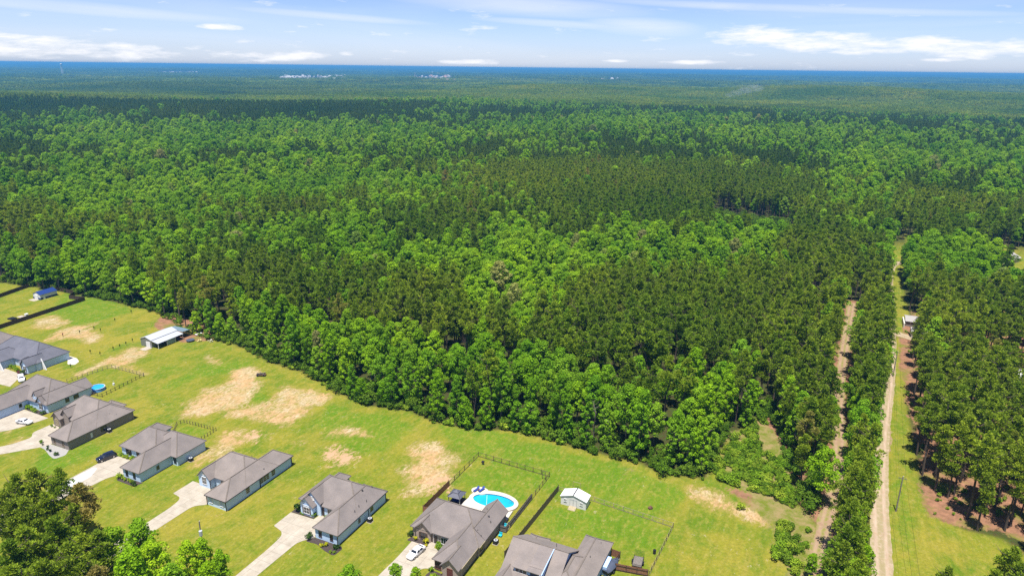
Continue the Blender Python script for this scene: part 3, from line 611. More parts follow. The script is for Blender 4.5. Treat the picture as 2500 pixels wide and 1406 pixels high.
H5 = house('brick_house', 'white brick house with twin front gables and dark mulch beds',
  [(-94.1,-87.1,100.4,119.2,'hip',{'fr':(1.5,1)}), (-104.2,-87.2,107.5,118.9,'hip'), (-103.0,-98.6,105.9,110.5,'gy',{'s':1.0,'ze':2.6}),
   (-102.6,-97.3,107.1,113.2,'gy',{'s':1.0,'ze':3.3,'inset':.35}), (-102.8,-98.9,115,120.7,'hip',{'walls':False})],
  vents=[(-88.4,109.8,4.1,.08),(-90.2,113.6,5.4,.14),(-88.2,112.4,3.9,.09),(-88.2,108.0,3.9,.09),(-89.5,116.4,4.9,.08),(-93.6,113.6,7.0,.07)])
panel(H5,'window',-100.8,106.32,.6,1.5,1.6,'S',mats=('white_trim','glass'),bars=(2,2)); shutters(H5,-100.8,106.32,.5,1.6,1.7,'S','brown_shutter',.3)
panel(H5,'gable_vent',-100.8,106.32,2.75,2.0,.7,'S',mats=('white_trim','white_siding_shade_tint'),sub='siding'); panel(H5,'gable_vent',-99.95,107.45,3.9,1.2,.7,'S',mats=('white_trim','white_trim'),sub='siding')
panel(H5,'door',-97.6,107.93,.05,1.1,2.2,'S',mats=('brown_shutter','door_dark'),sub='leaf'); panel(H5,'window',-95.3,107.93,.5,1.3,1.7,'S',bars=(2,1))
for xx in (-92.3,-89.2): panel(H5,'window',xx,100.83,.75,.7,1.6,'S',mats=('brown_shutter','glass'),bars=(1,2)); 
panel(H5,'window',-87.5,113.2,.9,1.2,1.2,'E'); panel(H5,'meter_box',-87.5,108.5,.9,.6,.9,'E',mats=('grey_metal','pvc'),sub='lid')
for x_, y_ in ((-87.45,100.65),(-87.5,112.0),(-87.5,118.9)): spout(H5, x_, y_, 2.65)
gutter(H5,(-87.03,100.4),(-87.03,119.2))
for x_ in (-102.3,-99.4):
    mb = MB(); mb.box(x_+94.1-.1, x_+94.1+.1, 19.7, 19.9, 0, 2.65); mb.build('porch_post', M['white_trim'], H5)

H6 = house('brick_house', 'tan brick house with red shutters in front of the kidney-shaped swimming pool',
  [(-65.0,-58.0,103.0,118,'hip',{'fr':(1.3,1)}), (-75.0,-57.7,110.3,122.0,'hip'), (-73.9,-69.3,109.9,114,'gy',{'s':.95}), (-62.5,-58.05,101.9,107,'gy',{'s':.95}), (-63.2,-57.55,113,124.7,'gy',{'s':.85})],
  wall='tan_brick', vents=[(-58.7,117.8,4.0,.09),(-59.6,118.6,4.5,.14),(-59.6,113.3,4.5,.08),(-58.6,113.0,3.6,.08),(-60.9,120.4,5.0,.06)])
panel(H6,'window',-71.6,110.32,.6,1.3,1.5,'S',mats=('brown_shutter','glass'),bars=(2,2)); shutters(H6,-71.6,110.32,.6,1.4,1.5,'S','brown_shutter',.3)
panel(H6,'window',-60.3,102.32,.6,1.2,1.8,'S',mats=('red_shutter','red_shutter'),bars=(2,3)); panel(H6,'window',-63.7,103.43,.5,1.3,1.7,'S',mats=('red_shutter','door_dark'),bars=(2,1))
panel(H6,'door',-68.6,110.74,.05,1.0,2.1,'S',mats=('white_trim','door_dark'),sub='leaf'); panel(H6,'window',-66.4,110.74,.5,1.7,1.6,'S',bars=(3,1))
panel(H6,'window',-58.1,112.2,.9,1.1,1.2,'E',mats=('brown_shutter','glass')); panel(H6,'window',-58.1,117.6,.9,1.3,1.2,'E',mats=('brown_shutter','glass'))
for (a, b_) in (((-57.93,103),(-57.93,110.2)),((-57.62,110.3),(-57.62,122))): gutter(H6,a,b_,'tan_wood')

H7 = house('brick_house', 'house with white siding tinted shade-blue and a raised roof section, nearest the covered boat',
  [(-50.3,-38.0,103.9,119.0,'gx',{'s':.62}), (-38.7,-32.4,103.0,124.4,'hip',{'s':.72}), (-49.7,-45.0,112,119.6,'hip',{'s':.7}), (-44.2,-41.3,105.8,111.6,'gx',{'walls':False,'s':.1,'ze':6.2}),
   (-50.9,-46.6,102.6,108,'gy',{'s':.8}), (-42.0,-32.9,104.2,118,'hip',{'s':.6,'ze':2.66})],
  wall='white_siding_shade_tint', vents=[(-34.3,121.3,4.1,.08),(-34.8,115.6,4.6,.09),(-41.1,112.6,7.6,.07),(-33.7,110.5,3.4,.08)])
mb = MB(); ox, oy = H7['_o']
mb.mesh([(x-ox,y-oy,z) for x in (-41.5,-41.3) for y, z in ((104.4,2.6),(111.4,2.6),(111.4,7.1),(104.4,5.9))], [(0,1,2,3),(7,6,5,4),(0,4,5,1),(1,5,6,2),(2,6,7,3),(3,7,4,0)])
mb.mesh([(x-ox,y-oy,z) for x in (-44.2,-44.05) for y, z in ((105.9,3.5),(111,6.2),(111,6.9),(105.9,6.2))], [(0,1,2,3),(7,6,5,4),(0,4,5,1),(1,5,6,2),(2,6,7,3),(3,7,4,0)])
mb.build('dormer_cheek', M['white_siding_shade_tint'], H7)
mb = MB(); mb.slab([(-44.3-ox,104.6-oy,6.05),(-41.15-ox,104.6-oy,6.05),(-41.15-ox,111.5-oy,7.5),(-44.3-ox,111.5-oy,7.5)], .16); mb.build('dormer_roof', M['shingle_brown'], H7)
mb = MB(); mb.slab([(-41.2-ox,104.6-oy,6.08),(-41.05-ox,104.6-oy,6.08),(-41.05-ox,111.5-oy,7.53),(-41.2-ox,111.5-oy,7.53)], .3); mb.build('rake_board', M['white_siding_shade_tint'], H7)  # board carries the painted shade-blue of the white wall beneath it
panel(H7,'window',-46.0,105.9,4.0,2.4,.95,'S',bars=(3,1)); mb = MB(); mb.box(-47.5-ox,-44.2-ox,105.9-oy,108.5-oy,3.0,5.25); mb.build('dormer_wall', M['white_siding_shade_tint'], H7)
mb = MB(); mb.slab([(-47.7-ox,105.5-oy,5.2),(-44.1-ox,105.5-oy,5.2),(-44.1-ox,110.5-oy,6.8),(-47.7-ox,110.5-oy,6.8)], .14); mb.build('dormer_roof', M['shingle_brown'], H7)
mb = MB(); mb.box(-32.9-ox,-31.6-ox,117-oy,120.6-oy,0,2.1); mb.build('lean_to', M['white_siding_shade_tint'], H7)

H2b = house('brick_house', 'grey brown brick house with white gravel bed at its front corner',
  [(-185.4,-177.3,100.6,120.6,'hip',{'fr':(1.2,1)}), (-196.2,-177.4,108.9,121.2,'hip'), (-195.2,-191.2,107.6,112,'gy',{'s':1.0,'ze':2.6}), (-192.3,-188.6,108.6,113,'gy',{'s':1.1,'ze':3.5,'inset':.3}), (-188,-182.5,117,122.4,'hip')],
  wall='brown_brick', vents=[(-180.3,112.5,4.6,.15),(-179.2,114.6,4.0,.09),(-182,110.2,5.4,.09),(-178.3,116,3.4,.06),(-186.5,117.5,5.7,.07)])
panel(H2b,'window',-193.2,108.03,.6,1.3,1.6,'S',mats=('tan_wood','tan_wood'),bars=(3,2)); panel(H2b,'window',-177.75,111.3,.9,1.6,1.3,'E',mats=('black_trim','glass')); panel(H2b,'window',-177.75,107.6,.7,.4,1.2,'E',mats=('white_trim','white_trim'))
for xx in (-183.6,-180.0): panel(H2b,'window',xx,101.03,.6,.7,1.7,'S',mats=('tan_wood','brown_shutter'),bars=(1,2))

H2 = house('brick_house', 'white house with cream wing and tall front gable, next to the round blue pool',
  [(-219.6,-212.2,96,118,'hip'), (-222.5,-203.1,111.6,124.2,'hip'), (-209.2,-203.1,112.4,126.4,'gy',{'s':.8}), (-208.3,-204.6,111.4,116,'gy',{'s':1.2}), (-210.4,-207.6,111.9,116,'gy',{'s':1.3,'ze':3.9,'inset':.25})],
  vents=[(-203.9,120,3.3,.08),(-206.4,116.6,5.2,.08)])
for yy, ww in ((118.0,1.0),(120.8,1.4)): panel(H2,'window',-203.52,yy,1.1,ww,1.1,'E',mats=('black_trim','glass'))
panel(H2,'window',-206.45,111.83,.7,.9,1.8,'S',mats=('white_trim','glass'),bars=(2,2)); shutters(H2,-206.45,111.83,.7,1.0,1.8,'S','black_trim',.25)
panel(H2,'window',-209.0,112.16,4.2,.5,.9,'S',mats=('white_trim','glass')); panel(H2,'window',-212.62,109.6,1.0,.9,1.2,'E',mats=('white_trim','glass'))

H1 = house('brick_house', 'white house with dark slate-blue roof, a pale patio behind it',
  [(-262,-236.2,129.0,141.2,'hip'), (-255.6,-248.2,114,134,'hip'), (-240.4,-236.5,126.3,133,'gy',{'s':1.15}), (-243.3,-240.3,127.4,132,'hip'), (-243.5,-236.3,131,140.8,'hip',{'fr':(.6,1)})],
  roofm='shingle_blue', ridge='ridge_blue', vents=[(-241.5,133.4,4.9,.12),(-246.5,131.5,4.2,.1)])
panel(H1,'window',-238.45,126.73,.8,.9,1.7,'S',mats=('white_trim','glass'),bars=(2,2)); shutters(H1,-238.45,126.73,.8,1.0,1.7,'S','black_trim',.25); panel(H1,'window',-245.5,129.43,.9,.7,1.2,'S')
panel(H1,'door',-242.0,127.83,.05,.9,2.1,'S',mats=('white_trim','door_dark'),sub='leaf')
for pts in ([(-248.6,124.2),(-248.2,124.2),(-247.0,122.0)], [(-236.6,131.2),(-236.3,131.2),(-235.3,130.4)]):
    mb = MB(); (xa, ya), (xb, yb), (xc, yc) = pts; V = [(xa-H1['_o'][0],ya-H1['_o'][1],0),(xa-H1['_o'][0],ya-H1['_o'][1],4.2 if xa<-240 else 3.9),(xc-H1['_o'][0]+.6,ya-H1['_o'][1],0)]
    V += [(x,y+.3,z) for x,y,z in V]; mb.mesh(V, [(2,1,0),(3,4,5),(0,1,4,3),(1,2,5,4),(2,0,3,5)]); mb.build('flared_wall', M['white_trim'], H1)
H0 = house('brick_house', 'brown roofed brick house at the left edge of the photo, cut off by the frame',
  [(-286,-263.6,127,141.6,'hip'), (-270.5,-263.8,121,133,'hip'), (-266.5,-262.6,136.5,141.2,'hip',{'s':.5})], wall='brown_brick', vents=[(-267,132.5,4.5,.1),(-270,136,5.5,.1)])
drive([(-236,139.6,0),(-233,137.5,.6),(-230.2,138.2,.8),(-231.6,140.8,.6),(-235,142.3,.5),(-239,142.5,0),(-239,141,0)], 'patio', 'pool_deck', .06)

# ------------------------------------------------------------------ air conditioners
def ac_unit(x, y, label):
    e = empty('ac_unit', (x, y, 0), random.uniform(-.1,.1), label, 'air conditioner', 'air conditioners beside the houses')
    b = MB(); b.box(-.5,.5,-.5,.5,.1,1.0)
    for k in range(9): b.box(-.515,.515,-.515,.515,.16+k*.09,.19+k*.09)
    b.build('cabinet', M['black_metal'], e, bevel=.03); b = MB(); b.box(-.6,.6,-.6,.6,-.05,.1); b.build('pad', M['concrete'], e)
    b = MB(); b.tube([(0,0,1.0),(0,0,1.05)], .46, 16); b.build('fan_guard', M['roof_metal'], e); b = MB(); b.tube([(0,0,1.05),(0,0,1.07)], .22, 12); b.build('fan_hub', M['black_metal'], e)
for x, y, l in ((-177.0,112.3,'black air conditioner beside the grey brown brick house'), (-144.0,111.4,'black air conditioner beside the white house with the dark car'),
                (-86.2,110.7,'black air conditioner at the blue-shaded wall of the twin gable house'), (-56.7,116.3,'black air conditioner beside the tan brick house by the pool')): ac_unit(x, y, l)

# ------------------------------------------------------------------ vehicles
def car(x, y, rz, paint, label, kind='sedan', z=.05):
    e = empty('parked_car', (x, y, z), rz, label, 'car', 'cars parked on the driveways')
    L = 4.8
    if kind == 'sedan':   # stations from nose (+x) to tail: x, bottom, belt, roof, half width belt, half width roof
        st = [(2.4,.30,.60,.60,.62,.5),(2.25,.24,.72,.72,.84,.7),(1.5,.22,.86,.88,.90,.78),(.85,.22,.93,.98,.91,.74),(.15,.22,.95,1.40,.92,.62),(-.6,.22,.96,1.46,.92,.62),(-1.2,.22,.97,1.36,.91,.62),(-1.85,.22,1.0,1.04,.90,.74),(-2.3,.30,.94,.96,.82,.7),(-2.42,.36,.70,.70,.72,.6)]
        ws, rw, sd = (.85,.15), (-1.85,-1.2), (.65,-1.45)
    else:
        st = [(2.4,.34,.72,.72,.66,.55),(2.25,.28,.92,.92,.88,.75),(1.5,.26,1.06,1.08,.95,.82),(1.0,.26,1.12,1.16,.96,.78),(.35,.26,1.14,1.64,.97,.68),(-.8,.26,1.15,1.74,.97,.70),(-1.8,.26,1.16,1.68,.96,.68),(-2.3,.30,1.12,1.16,.90,.78),(-2.42,.40,.80,.82,.82,.7)]
        ws, rw, sd = (1.0,.35), (-2.3,-1.8), (.8,-2.0)
    V, Fc = [], []; n = 8
    for (sx, zb, zm, zr, wm, wr) in st:
        V += [(sx,-wm*.93,zb),(sx,-wm,(zb+zm)/2+.05),(sx,-wm*.97,zm),(sx,-wr,zr),(sx,wr,zr),(sx,wm*.97,zm),(sx,wm,(zb+zm)/2+.05),(sx,wm*.93,zb)]
    for i in range(len(st)-1):
        for k in range(n): Fc.append((i*n+k, i*n+(k+1)%n, (i+1)*n+(k+1)%n, (i+1)*n+k))
    Fc += [tuple(range(n-1,-1,-1)), tuple((len(st)-1)*n+k for k in range(n))]
    Fc = [f[::-1] for f in Fc]
    b = MB(); b.mesh(V, Fc); bo = b.build('body', M[paint], e, smooth=True, bevel=.03)
    S = {s_[0]: s_ for s_ in st}
    def glass_quad(name, a, b_):
        A, B = S[a], S[b_]; g = MB(); o_ = .02; up_ = .02
        g.slab([(A[0]+(o_ if a>0 else -o_),-A[5]*.92,A[3]+up_),(A[0]+(o_ if a>0 else -o_),A[5]*.92,A[3]+up_),(B[0],B[5]*.92,B[3]+up_-.03),(B[0],-B[5]*.92,B[3]+up_-.03)], .02); g.build(name, M['glass'], e)
    glass_quad('windscreen', ws[0], ws[1]); glass_quad('rear_window', rw[0], rw[1])
    zs = S[ws[1]]; 
    for s_ in (-1, 1):
        g = MB(); zb_, zt_ = zs[2]+.04, zs[3]-.08; wb_, wt_ = zs[4]*.975, zs[5]+.05
        for a0, a1 in ((sd[0], (sd[0]+sd[1])/2+.05), ((sd[0]+sd[1])/2-.05, sd[1])):
            k0 = .45 if a0 == sd[0] else 0; k1 = .4 if a1 == sd[1] else 0
            P = [(a0,s_*(wb_+.012),zb_),(a1,s_*(wb_+.012),zb_),(a1+k1,s_*(wt_+.03),zt_),(a0-k0,s_*(wt_+.03),zt_)]; P2 = [(q_[0],q_[1]-s_*.05,q_[2]) for q_ in P]
            g.mesh(P+P2, [(0,1,2,3),(7,6,5,4),(0,4,5,1),(1,5,6,2),(2,6,7,3),(3,7,4,0)])
        g.build('side_window', M['glass'], e)
        for nm, mt, sx, zc in (('headlight','lamp_glass',2.3,st[0][2]), ('tail_light','red_lens',-2.38,st[-1][2]+.1)):
            l = MB(); l.box(sx-.06, sx+.06, s_*.62-.14, s_*.62+.14, zc-.06, zc+.1); l.build(nm, M[mt], e)
        l = MB(); l.box(sd[0]+.05, sd[0]+.25, s_*(zs[4]+.1)-.1, s_*(zs[4]+.1)+.1, zs[2]-.02, zs[2]+.13); l.build('mirror', M[paint], e)
    r_ = .33 if kind == 'sedan' else .38
    for sx in (1.5, -1.5):
        for s_ in (-1, 1):
            wv = MB(); wv.tube([(sx,s_*.72,r_),(sx,s_*.95,r_)], r_, 18); wo = wv.build('wheel', M['tyre'], e)
            rm = MB(); rm.tube([(sx,s_*.90,r_),(sx,s_*.965,r_)], r_*.62, 12); rm.build('rim', M['chrome'], wo)
    return e
car(-203.6,105.0,R(12),'car_white','white sedan parked on the driveway of the white house with the cream wing')
car(-233.9,122.6,R(-28),'car_white','white hatchback parked by the slate-blue roofed house, its dark rear to the right','suv')
car(-164.7,102.4,R(255),'car_navy','dark blue estate car with sun glint on its windscreen, parked at the driveway edge','suv')
car(-70.6,105.7,R(262),'car_white','white sedan parked in front of the tan brick house with the pool')

# ------------------------------------------------------------------ fences
def fence(name, label, pts, style, mats, group='wooden yard fences', h=1.8, step=2.4):
    e = empty(name, (pts[0][0], pts[0][1], 0), 0, label, 'fence', group); ox, oy = pts[0]
    P = [(x-ox, y-oy) for x, y in pts]
    boards, rails = MB(), MB()
    for i in range(len(P)-1):
        a, b = Vector(P[i]), Vector(P[i+1]); L = (b-a).length; d = (b-a)/L; nrm = Vector((d.y,-d.x)); n = max(1, round(L/step))
        for k in range(n + (1 if i == len(P)-2 else 0)):
            p_ = a + d*(L*k/n); pb = MB(); hh = h + .08 + random.uniform(-.04,.06); pb.box(p_.x-.06,p_.x+.06,p_.y-.06,p_.y+.06,-.1,hh); pb.build('post', M[mats[0]], e)
        if style == 'privacy':
            nb = int(L/.15)
            for k in range(nb):
                c = a + d*(L*(k+.5)/nb); off = nrm*.08; z1 = h + random.uniform(-.03,.03); u = d*(L/nb*.49)
                x_ = [c+off-u, c+off+u, c+off+u+nrm*.02, c+off-u+nrm*.02]
                boards.prism([tuple(q_) for q_ in x_], .05, z1)
            for z_ in (.4, h-.35): rails.bar((*a,z_), (*b,z_), .05, .09)
        else:
            thin = step < 1.3
            for z_ in ((.15,h-.05) if style == 'mesh' else (.35,h-.1)): rails.bar((a.x,a.y,z_), (b.x,b.y,z_), .02 if thin else .04, .03 if thin else .09)
            if style == 'mesh':
                k = 0.0
                while k < L: q_ = a+d*k; boards.bar((q_.x,q_.y,.1), (q_.x,q_.y,h-.1), .008); k += .4
                for z_ in np.arange(.4, h-.1, .35): boards.bar((a.x,a.y,z_), (b.x,b.y,z_), .008)
    if boards.v: boards.build('boards' if style == 'privacy' else 'wire_mesh', M[mats[1]], e)
    rails.build('rails', M[mats[2] if len(mats) > 2 else mats[0]], e)
    return e
fence('privacy_fence','long dark brown privacy fence running past the left soil patches',[(-289,140),(-289,148),(-291,170),(-292.3,185.2)],'privacy',('wood_fence','wood_fence'))
fence('privacy_fence','dark privacy fence with a step, behind the blue roofed shed',[(-292.3,185.2),(-300.5,183.6),(-304,188.6),(-334,189.5),(-329,171),(-327,160)],'privacy',('wood_fence','wood_fence'))
fence('privacy_fence','brown privacy fence left of the pool yard',[(-77.2,119.2),(-77.0,131)],'privacy',('wood_fence','cedar_fence'))
fence('privacy_fence','short orange cedar fence between the tan brick house and its left fence',[(-77.0,119.0),(-74.2,119.4)],'privacy',('cedar_fence','cedar_fence'))
fence('wire_fence','post and wire fence around the back of the pool yard',[(-77.0,131.2),(-76.8,146.6),(-55.9,145.9),(-56.0,134.8)],'mesh',('brown_wood','black_metal','olive_wood'),h=1.4)
fence('privacy_fence','grey privacy fence right of the swimming pool',[(-56.0,134.6),(-56.2,120.6),(-57.6,120.4)],'privacy',('grey_fence','grey_fence'))
fence('privacy_fence','long olive brown privacy fence left of the white shed',[(-53.0,113),(-52.6,120),(-51.6,141)],'privacy',('olive_wood','olive_wood'))
fence('rail_fence','pale rail fence behind the white shed',[(-51.5,141.1),(-42,140.7),(-22.6,139.0)],'mesh',('tan_wood','grey_metal','tan_wood'),h=1.3)
fence('rail_fence','brown rail fence on the right side of the yard with the utility trailer',[(-22.6,138.8),(-23.6,120.8)],'mesh',('brown_wood','black_metal','tan_wood'),h=1.3,step=1.8)
fence('privacy_fence','brown privacy fence below the utility trailer',[(-23.8,120.5),(-30.4,119.4)],'privacy',('wood_fence','cedar_fence'))
fence('privacy_fence','short brown privacy fence beside the covered boat',[(-32.6,123.7),(-30.6,123.5),(-30.8,120.8)],'privacy',('wood_fence','cedar_fence'))
fence('rail_fence','tan post and rail fence behind the house with the round pool',[(-219,128),(-217.2,141),(-216.5,142.2),(-201,142.4)],'rail',('tan_wood','tan_wood','tan_wood'),h=1.2,step=1.7)
fence('rail_fence','dark post fence between the round pool and the open field',[(-200.8,142.2),(-199,126),(-203,125.6)],'rail',('black_trim','black_trim','brown_wood'),h=1.2,step=1.7)
fence('wire_fence','overgrown dark post fence around the small garden behind the house with the dark car',[(-160.5,120),(-163.4,123.6),(-162.6,125.4),(-150.6,126),(-150.2,120.5)],'rail',('olive_wood','olive_wood','olive_wood'),h=1.1,step=1.1)
fence('farm_fence','dark wooden fence and gate beside the gravel lane at the bottom of the photo',[(17.4,150),(17.2,135),(16.6,118)],'rail',('black_trim','black_trim','grey_fence'),h=1.4,step=2.5)

# ------------------------------------------------------------------ pool and yard things
POOL_C = (-64.0, 129.9)
def blob(cx, cy, a, b, rot=0, n=48, k=0.0):
    out = []
    for i in range(n):
        u = 2*math.pi*i/n; r_ = 1 + k*math.cos(2*u) ; x, y = a*math.cos(u)*r_, b*math.sin(u)*r_
        out.append((cx + x*math.cos(rot)-y*math.sin(rot), cy + x*math.sin(rot)+y*math.cos(rot)))
    return out
pe = empty('swimming_pool', (*POOL_C, 0), 0, 'oval turquoise swimming pool with cream deck behind the tan brick house', 'swimming pool')
inner = blob(0, 0, 5.15, 2.55, R(8)); outer = blob(0, 0, 6.2, 3.9, R(6))
mb = MB()
for i in range(48):
    j = (i+1) % 48; mb.poly([(*inner[i],.42),(*outer[i],.42),(*outer[j],.42),(*inner[j],.42)]); mb.poly([(*outer[i],.42),(*outer[i],-.1),(*outer[j],-.1),(*outer[j],.42)])
mb.build('deck', M['pool_deck'], pe)
mb = MB()
for i in range(48):
    j = (i+1) % 48; mb.poly([(*inner[j],.42),(*inner[i],.42),(*inner[i],.02),(*inner[j],.02)])
mb.build('tile_band', M['pool_tile'], pe)
mb = MB(); mb.prism([(x*.997,y*.997) for x,y in inner], .0, .17); mb.build('water', M['pool_water'], pe)
mb = MB(); mb.prism([(x, y) for x, y in blob(-4.9,2.35,2.15,1.55,R(10),32)], -.1, .405); mb.build('deck_pad', M['pool_deck'], pe)
mb = MB(); mb.prism(smooth_poly([(-6.6,-5.0,.3),(1.0,-6.5,.2),(6.0,-5.5,.5),(6.4,-2.0,1.5),(4,0,0),(-4,0,0),(-6.2,0.6,1.0)]), -.1, .10); 
for q_ in ([(-6.4,.5),(-7.2,-5.5),(7.6,-9.5),(6.0,-1.5)],): pass
# the deck's straight skirt is an L that stays clear of the water
mb = MB(); mb.prism([(-6.0,-1.0),(-6.6,-6.5),(-1.0,-7.6),(-1.2,-3.3),(-3.4,-2.9),(-5.0,-1.9)], -.1, .398); mb.prism([(4.4,-3.0),(5.9,-1.6),(6.1,-5.2),(6.3,-8.0),(4.6,-8.0),(4.6,-4.5)], -.1, .396)
mb.prism([(-1.05,-3.4),(-1.05,-7.6),(4.55,-8.0),(4.55,-3.2),(2,-3.7)], -.1, .394)
mb.build('deck_skirt', M['pool_deck'], pe)
mb = MB(); mb.bar((-2.6,1.7,.2),(-.8,-2.2,.2),.05); mb.build('hose', M['white_trim'], pe)
mb = MB()
for x in (3.2,3.7): mb.tube([(x+.9,1.6,.1),(x+.9,1.6,.8),(x+.6,1.2,.85),(x+.4,.9,.0)], .03, 6)
mb.build('ladder', M['chrome'], pe)
def lounger(x, y, rz, label):
    e = empty('sun_lounger', (x, y, .41), rz, label, 'sun lounger', 'sun loungers on the pool deck')
    b = MB(); b.box(-.3,.3,-.9,.45,.26,.34); b.build('seat', M['lounger_blue'], e, bevel=.02)
    b = MB(); b.slab([(-.3,.45,.34),(.3,.45,.34),(.3,1.05,.78),(-.3,1.05,.78)], .07); b.build('backrest', M['lounger_blue'], e)
    for sx in (-.26,.26):
        for yy in (-.8,.4): b = MB(); b.box(sx-.03,sx+.03,yy-.03,yy+.03,0,.27); b.build('leg', M['lounger_blue'], e)
lounger(-69.7,131.8,R(-14),'blue sun lounger on the pool deck, left of the pair'); lounger(-68.5,132.3,R(-14),'blue sun lounger on the pool deck, right of the pair')
e = empty('side_table', (-69.1,132.0,.41), 0, 'small dark red table between the two blue sun loungers', 'table')
b = MB(); b.tube([(0,0,.4),(0,0,.45)], .24, 12); b.build('tabletop', M['red_shutter'], e); b = MB(); b.tube([(0,0,0),(0,0,.4)], .05, 8); b.build('leg', M['red_shutter'], e)
# gazebo
g = empty('gazebo', (-71.9,126.0,0), R(2), 'square gazebo with dark two-tier roof beside the swimming pool', 'gazebo')
for sx in (-1.45,1.45):
    for sy in (-1.45,1.45): b = MB(); b.box(sx-.08,sx+.08,sy-.08,sy+.08,.05,2.3); b.build('post', M['grey_metal'], g)
b = MB(); V = [(-1.75,-1.75,2.3),(1.75,-1.75,2.3),(1.75,1.75,2.3),(-1.75,1.75,2.3),(-.6,-.6,3.0),(.6,-.6,3.0),(.6,.6,3.0),(-.6,.6,3.0)]
b.mesh(V, [(0,1,5,4),(1,2,6,5),(2,3,7,6),(3,0,4,7),(3,2,1,0),(4,5,6,7)]); lo = b.build('roof', M['gazebo_roof'], g)
b = MB(); V = [(-.75,-.75,3.1),(.75,-.75,3.1),(.75,.75,3.1),(-.75,.75,3.1),(0,0,3.65)]; b.mesh(V, [(0,1,4),(1,2,4),(2,3,4),(3,0,4),(3,2,1,0)]); b.build('roof_cap', M['gazebo_roof'], lo)
b = MB()
for sx, sy in ((-1,-1),(1,-1),(1,1),(-1,1)): b.bar((sx*1.75,sy*1.75,2.33),(sx*.6,sy*.6,3.03),.09,.06)
b.build('roof_rib', M['black_metal'], lo)
b = MB(); b.box(-1.9,1.9,-1.9,1.9,-.05,.06); b.build('floor_slab', M['brown_wood'], g)
g2 = empty('outdoor_sofa', (-72.2,126.3,.06), 0, 'dark blue sofa set inside the gazebo', 'sofa'); b = MB(); b.box(-1,1,-.4,.3,.1,.42); b.build('seat', M['lounger_blue'], g2, bevel=.05); b = MB(); b.box(-1,1,.3,.5,.1,.85); b.build('backrest', M['lounger_blue'], g2, bevel=.05)
# round above-ground pool
g = empty('round_pool', (-205.1,128.7,0), 0, 'round blue above-ground pool behind the white house', 'swimming pool')
b = MB(); n = 36; r0, r1 = 2.15, 2.3
for i in range(n):
    a0, a1 = 2*math.pi*i/n, 2*math.pi*(i+1)/n; p0, p1 = (math.cos(a0),math.sin(a0)), (math.cos(a1),math.sin(a1))
    b.poly([(p0[0]*r1,p0[1]*r1,0),(p1[0]*r1,p1[1]*r1,0),(p1[0]*r1,p1[1]*r1,1.1),(p0[0]*r1,p0[1]*r1,1.1)]); b.poly([(p1[0]*r0,p1[1]*r0,0),(p0[0]*r0,p0[1]*r0,0),(p0[0]*r0,p0[1]*r0,1.1),(p1[0]*r0,p1[1]*r0,1.1)])
b.build('pool_wall', M['ag_pool_wall'], g)
b = MB()
for i in range(n):
    a0, a1 = 2*math.pi*i/n, 2*math.pi*(i+1)/n; p0, p1 = (math.cos(a0),math.sin(a0)), (math.cos(a1),math.sin(a1))
    b.poly([(p0[0]*(r0-.06),p0[1]*(r0-.06),1.13),(p0[0]*(r1+.06),p0[1]*(r1+.06),1.13),(p1[0]*(r1+.06),p1[1]*(r1+.06),1.13),(p1[0]*(r0-.06),p1[1]*(r0-.06),1.13)])
b.build('rim', M['roof_metal'], g)
b = MB(); b.tube([(0,0,.0),(0,0,1.0)], 2.14, 36); b.build('water', M['ag_water'], g)
b = MB(); b.box(-1.6,-.6,-3.2,-2.35,0,.9); b.box(-.5,.4,-3.4,-2.5,0,.5); tag(b.build('pool_steps', M['tan_wood'], None, loc=(-203.6,128.9,0)), 'pale wooden steps and deck corner in front of the round blue pool', 'steps')

# sheds
def shed(x, y, rz, w_, d_, ze, zr, walls, roof, label, name='shed', ridge='x'):
    e = empty(name, (x, y, 0), rz, label, 'shed')
    b = MB(); b.box(-w_/2,w_/2,-d_/2,d_/2,-.1,ze)
    if ridge == 'y':
        for yy in (-d_/2, d_/2-.1): V = [(-w_/2,yy,ze),(w_/2,yy,ze),(0,yy,zr)]; V += [(q_[0],yy+.1,q_[2]) for q_ in V]; b.mesh(V, [(0,1,2),(5,4,3),(0,2,5,3),(1,4,5,2)])
    else:
        for xx in (-w_/2, w_/2-.1): V = [(xx,-d_/2,ze),(xx,d_/2,ze),(xx,0,zr)]; V += [(xx+.1,q_[1],q_[2]) for q_ in V]; b.mesh(V, [(2,1,0),(3,4,5),(3,5,2,0),(2,5,4,1)])
    b.build('wall', M[walls], e); r_ = MB(); o_ = .2; t_ = .06; k = (zr-ze)/((w_ if ridge=='y' else d_)/2)
    if ridge == 'y':
        for s_ in (-1,1): r_.slab([(s_*(w_/2+o_),-d_/2-o_,ze-k*o_+t_),(s_*(w_/2+o_),d_/2+o_,ze-k*o_+t_),(0,d_/2+o_,zr+t_),(0,-d_/2-o_,zr+t_)][::s_], t_)
    else:
        for s_ in (-1,1): r_.slab([(-w_/2-o_,s_*(d_/2+o_),ze-k*o_+t_),(-w_/2-o_,0,zr+t_),(w_/2+o_,0,zr+t_),(w_/2+o_,s_*(d_/2+o_),ze-k*o_+t_)][::s_], t_)
    ro = r_.build('roof', M[roof], e); e['_o'] = (0,0); return e, ro
sh, ro = shed(-46.0,137.9,R(1),6.3,3.0,2.3,3.3,'shed_white','white_metal','white gable shed with double doors and two small windows in the right yard',ridge='y')
b = MB(); b.bar((0,-1.7,3.4),(0,1.7,3.4),.22,.06); b.build('ridge_cap', M['black_trim'], ro)
for xx in (-2.0,2.0): panel(sh,'window',xx,-1.5,1.1,.55,.6,'S',bars=(2,2))
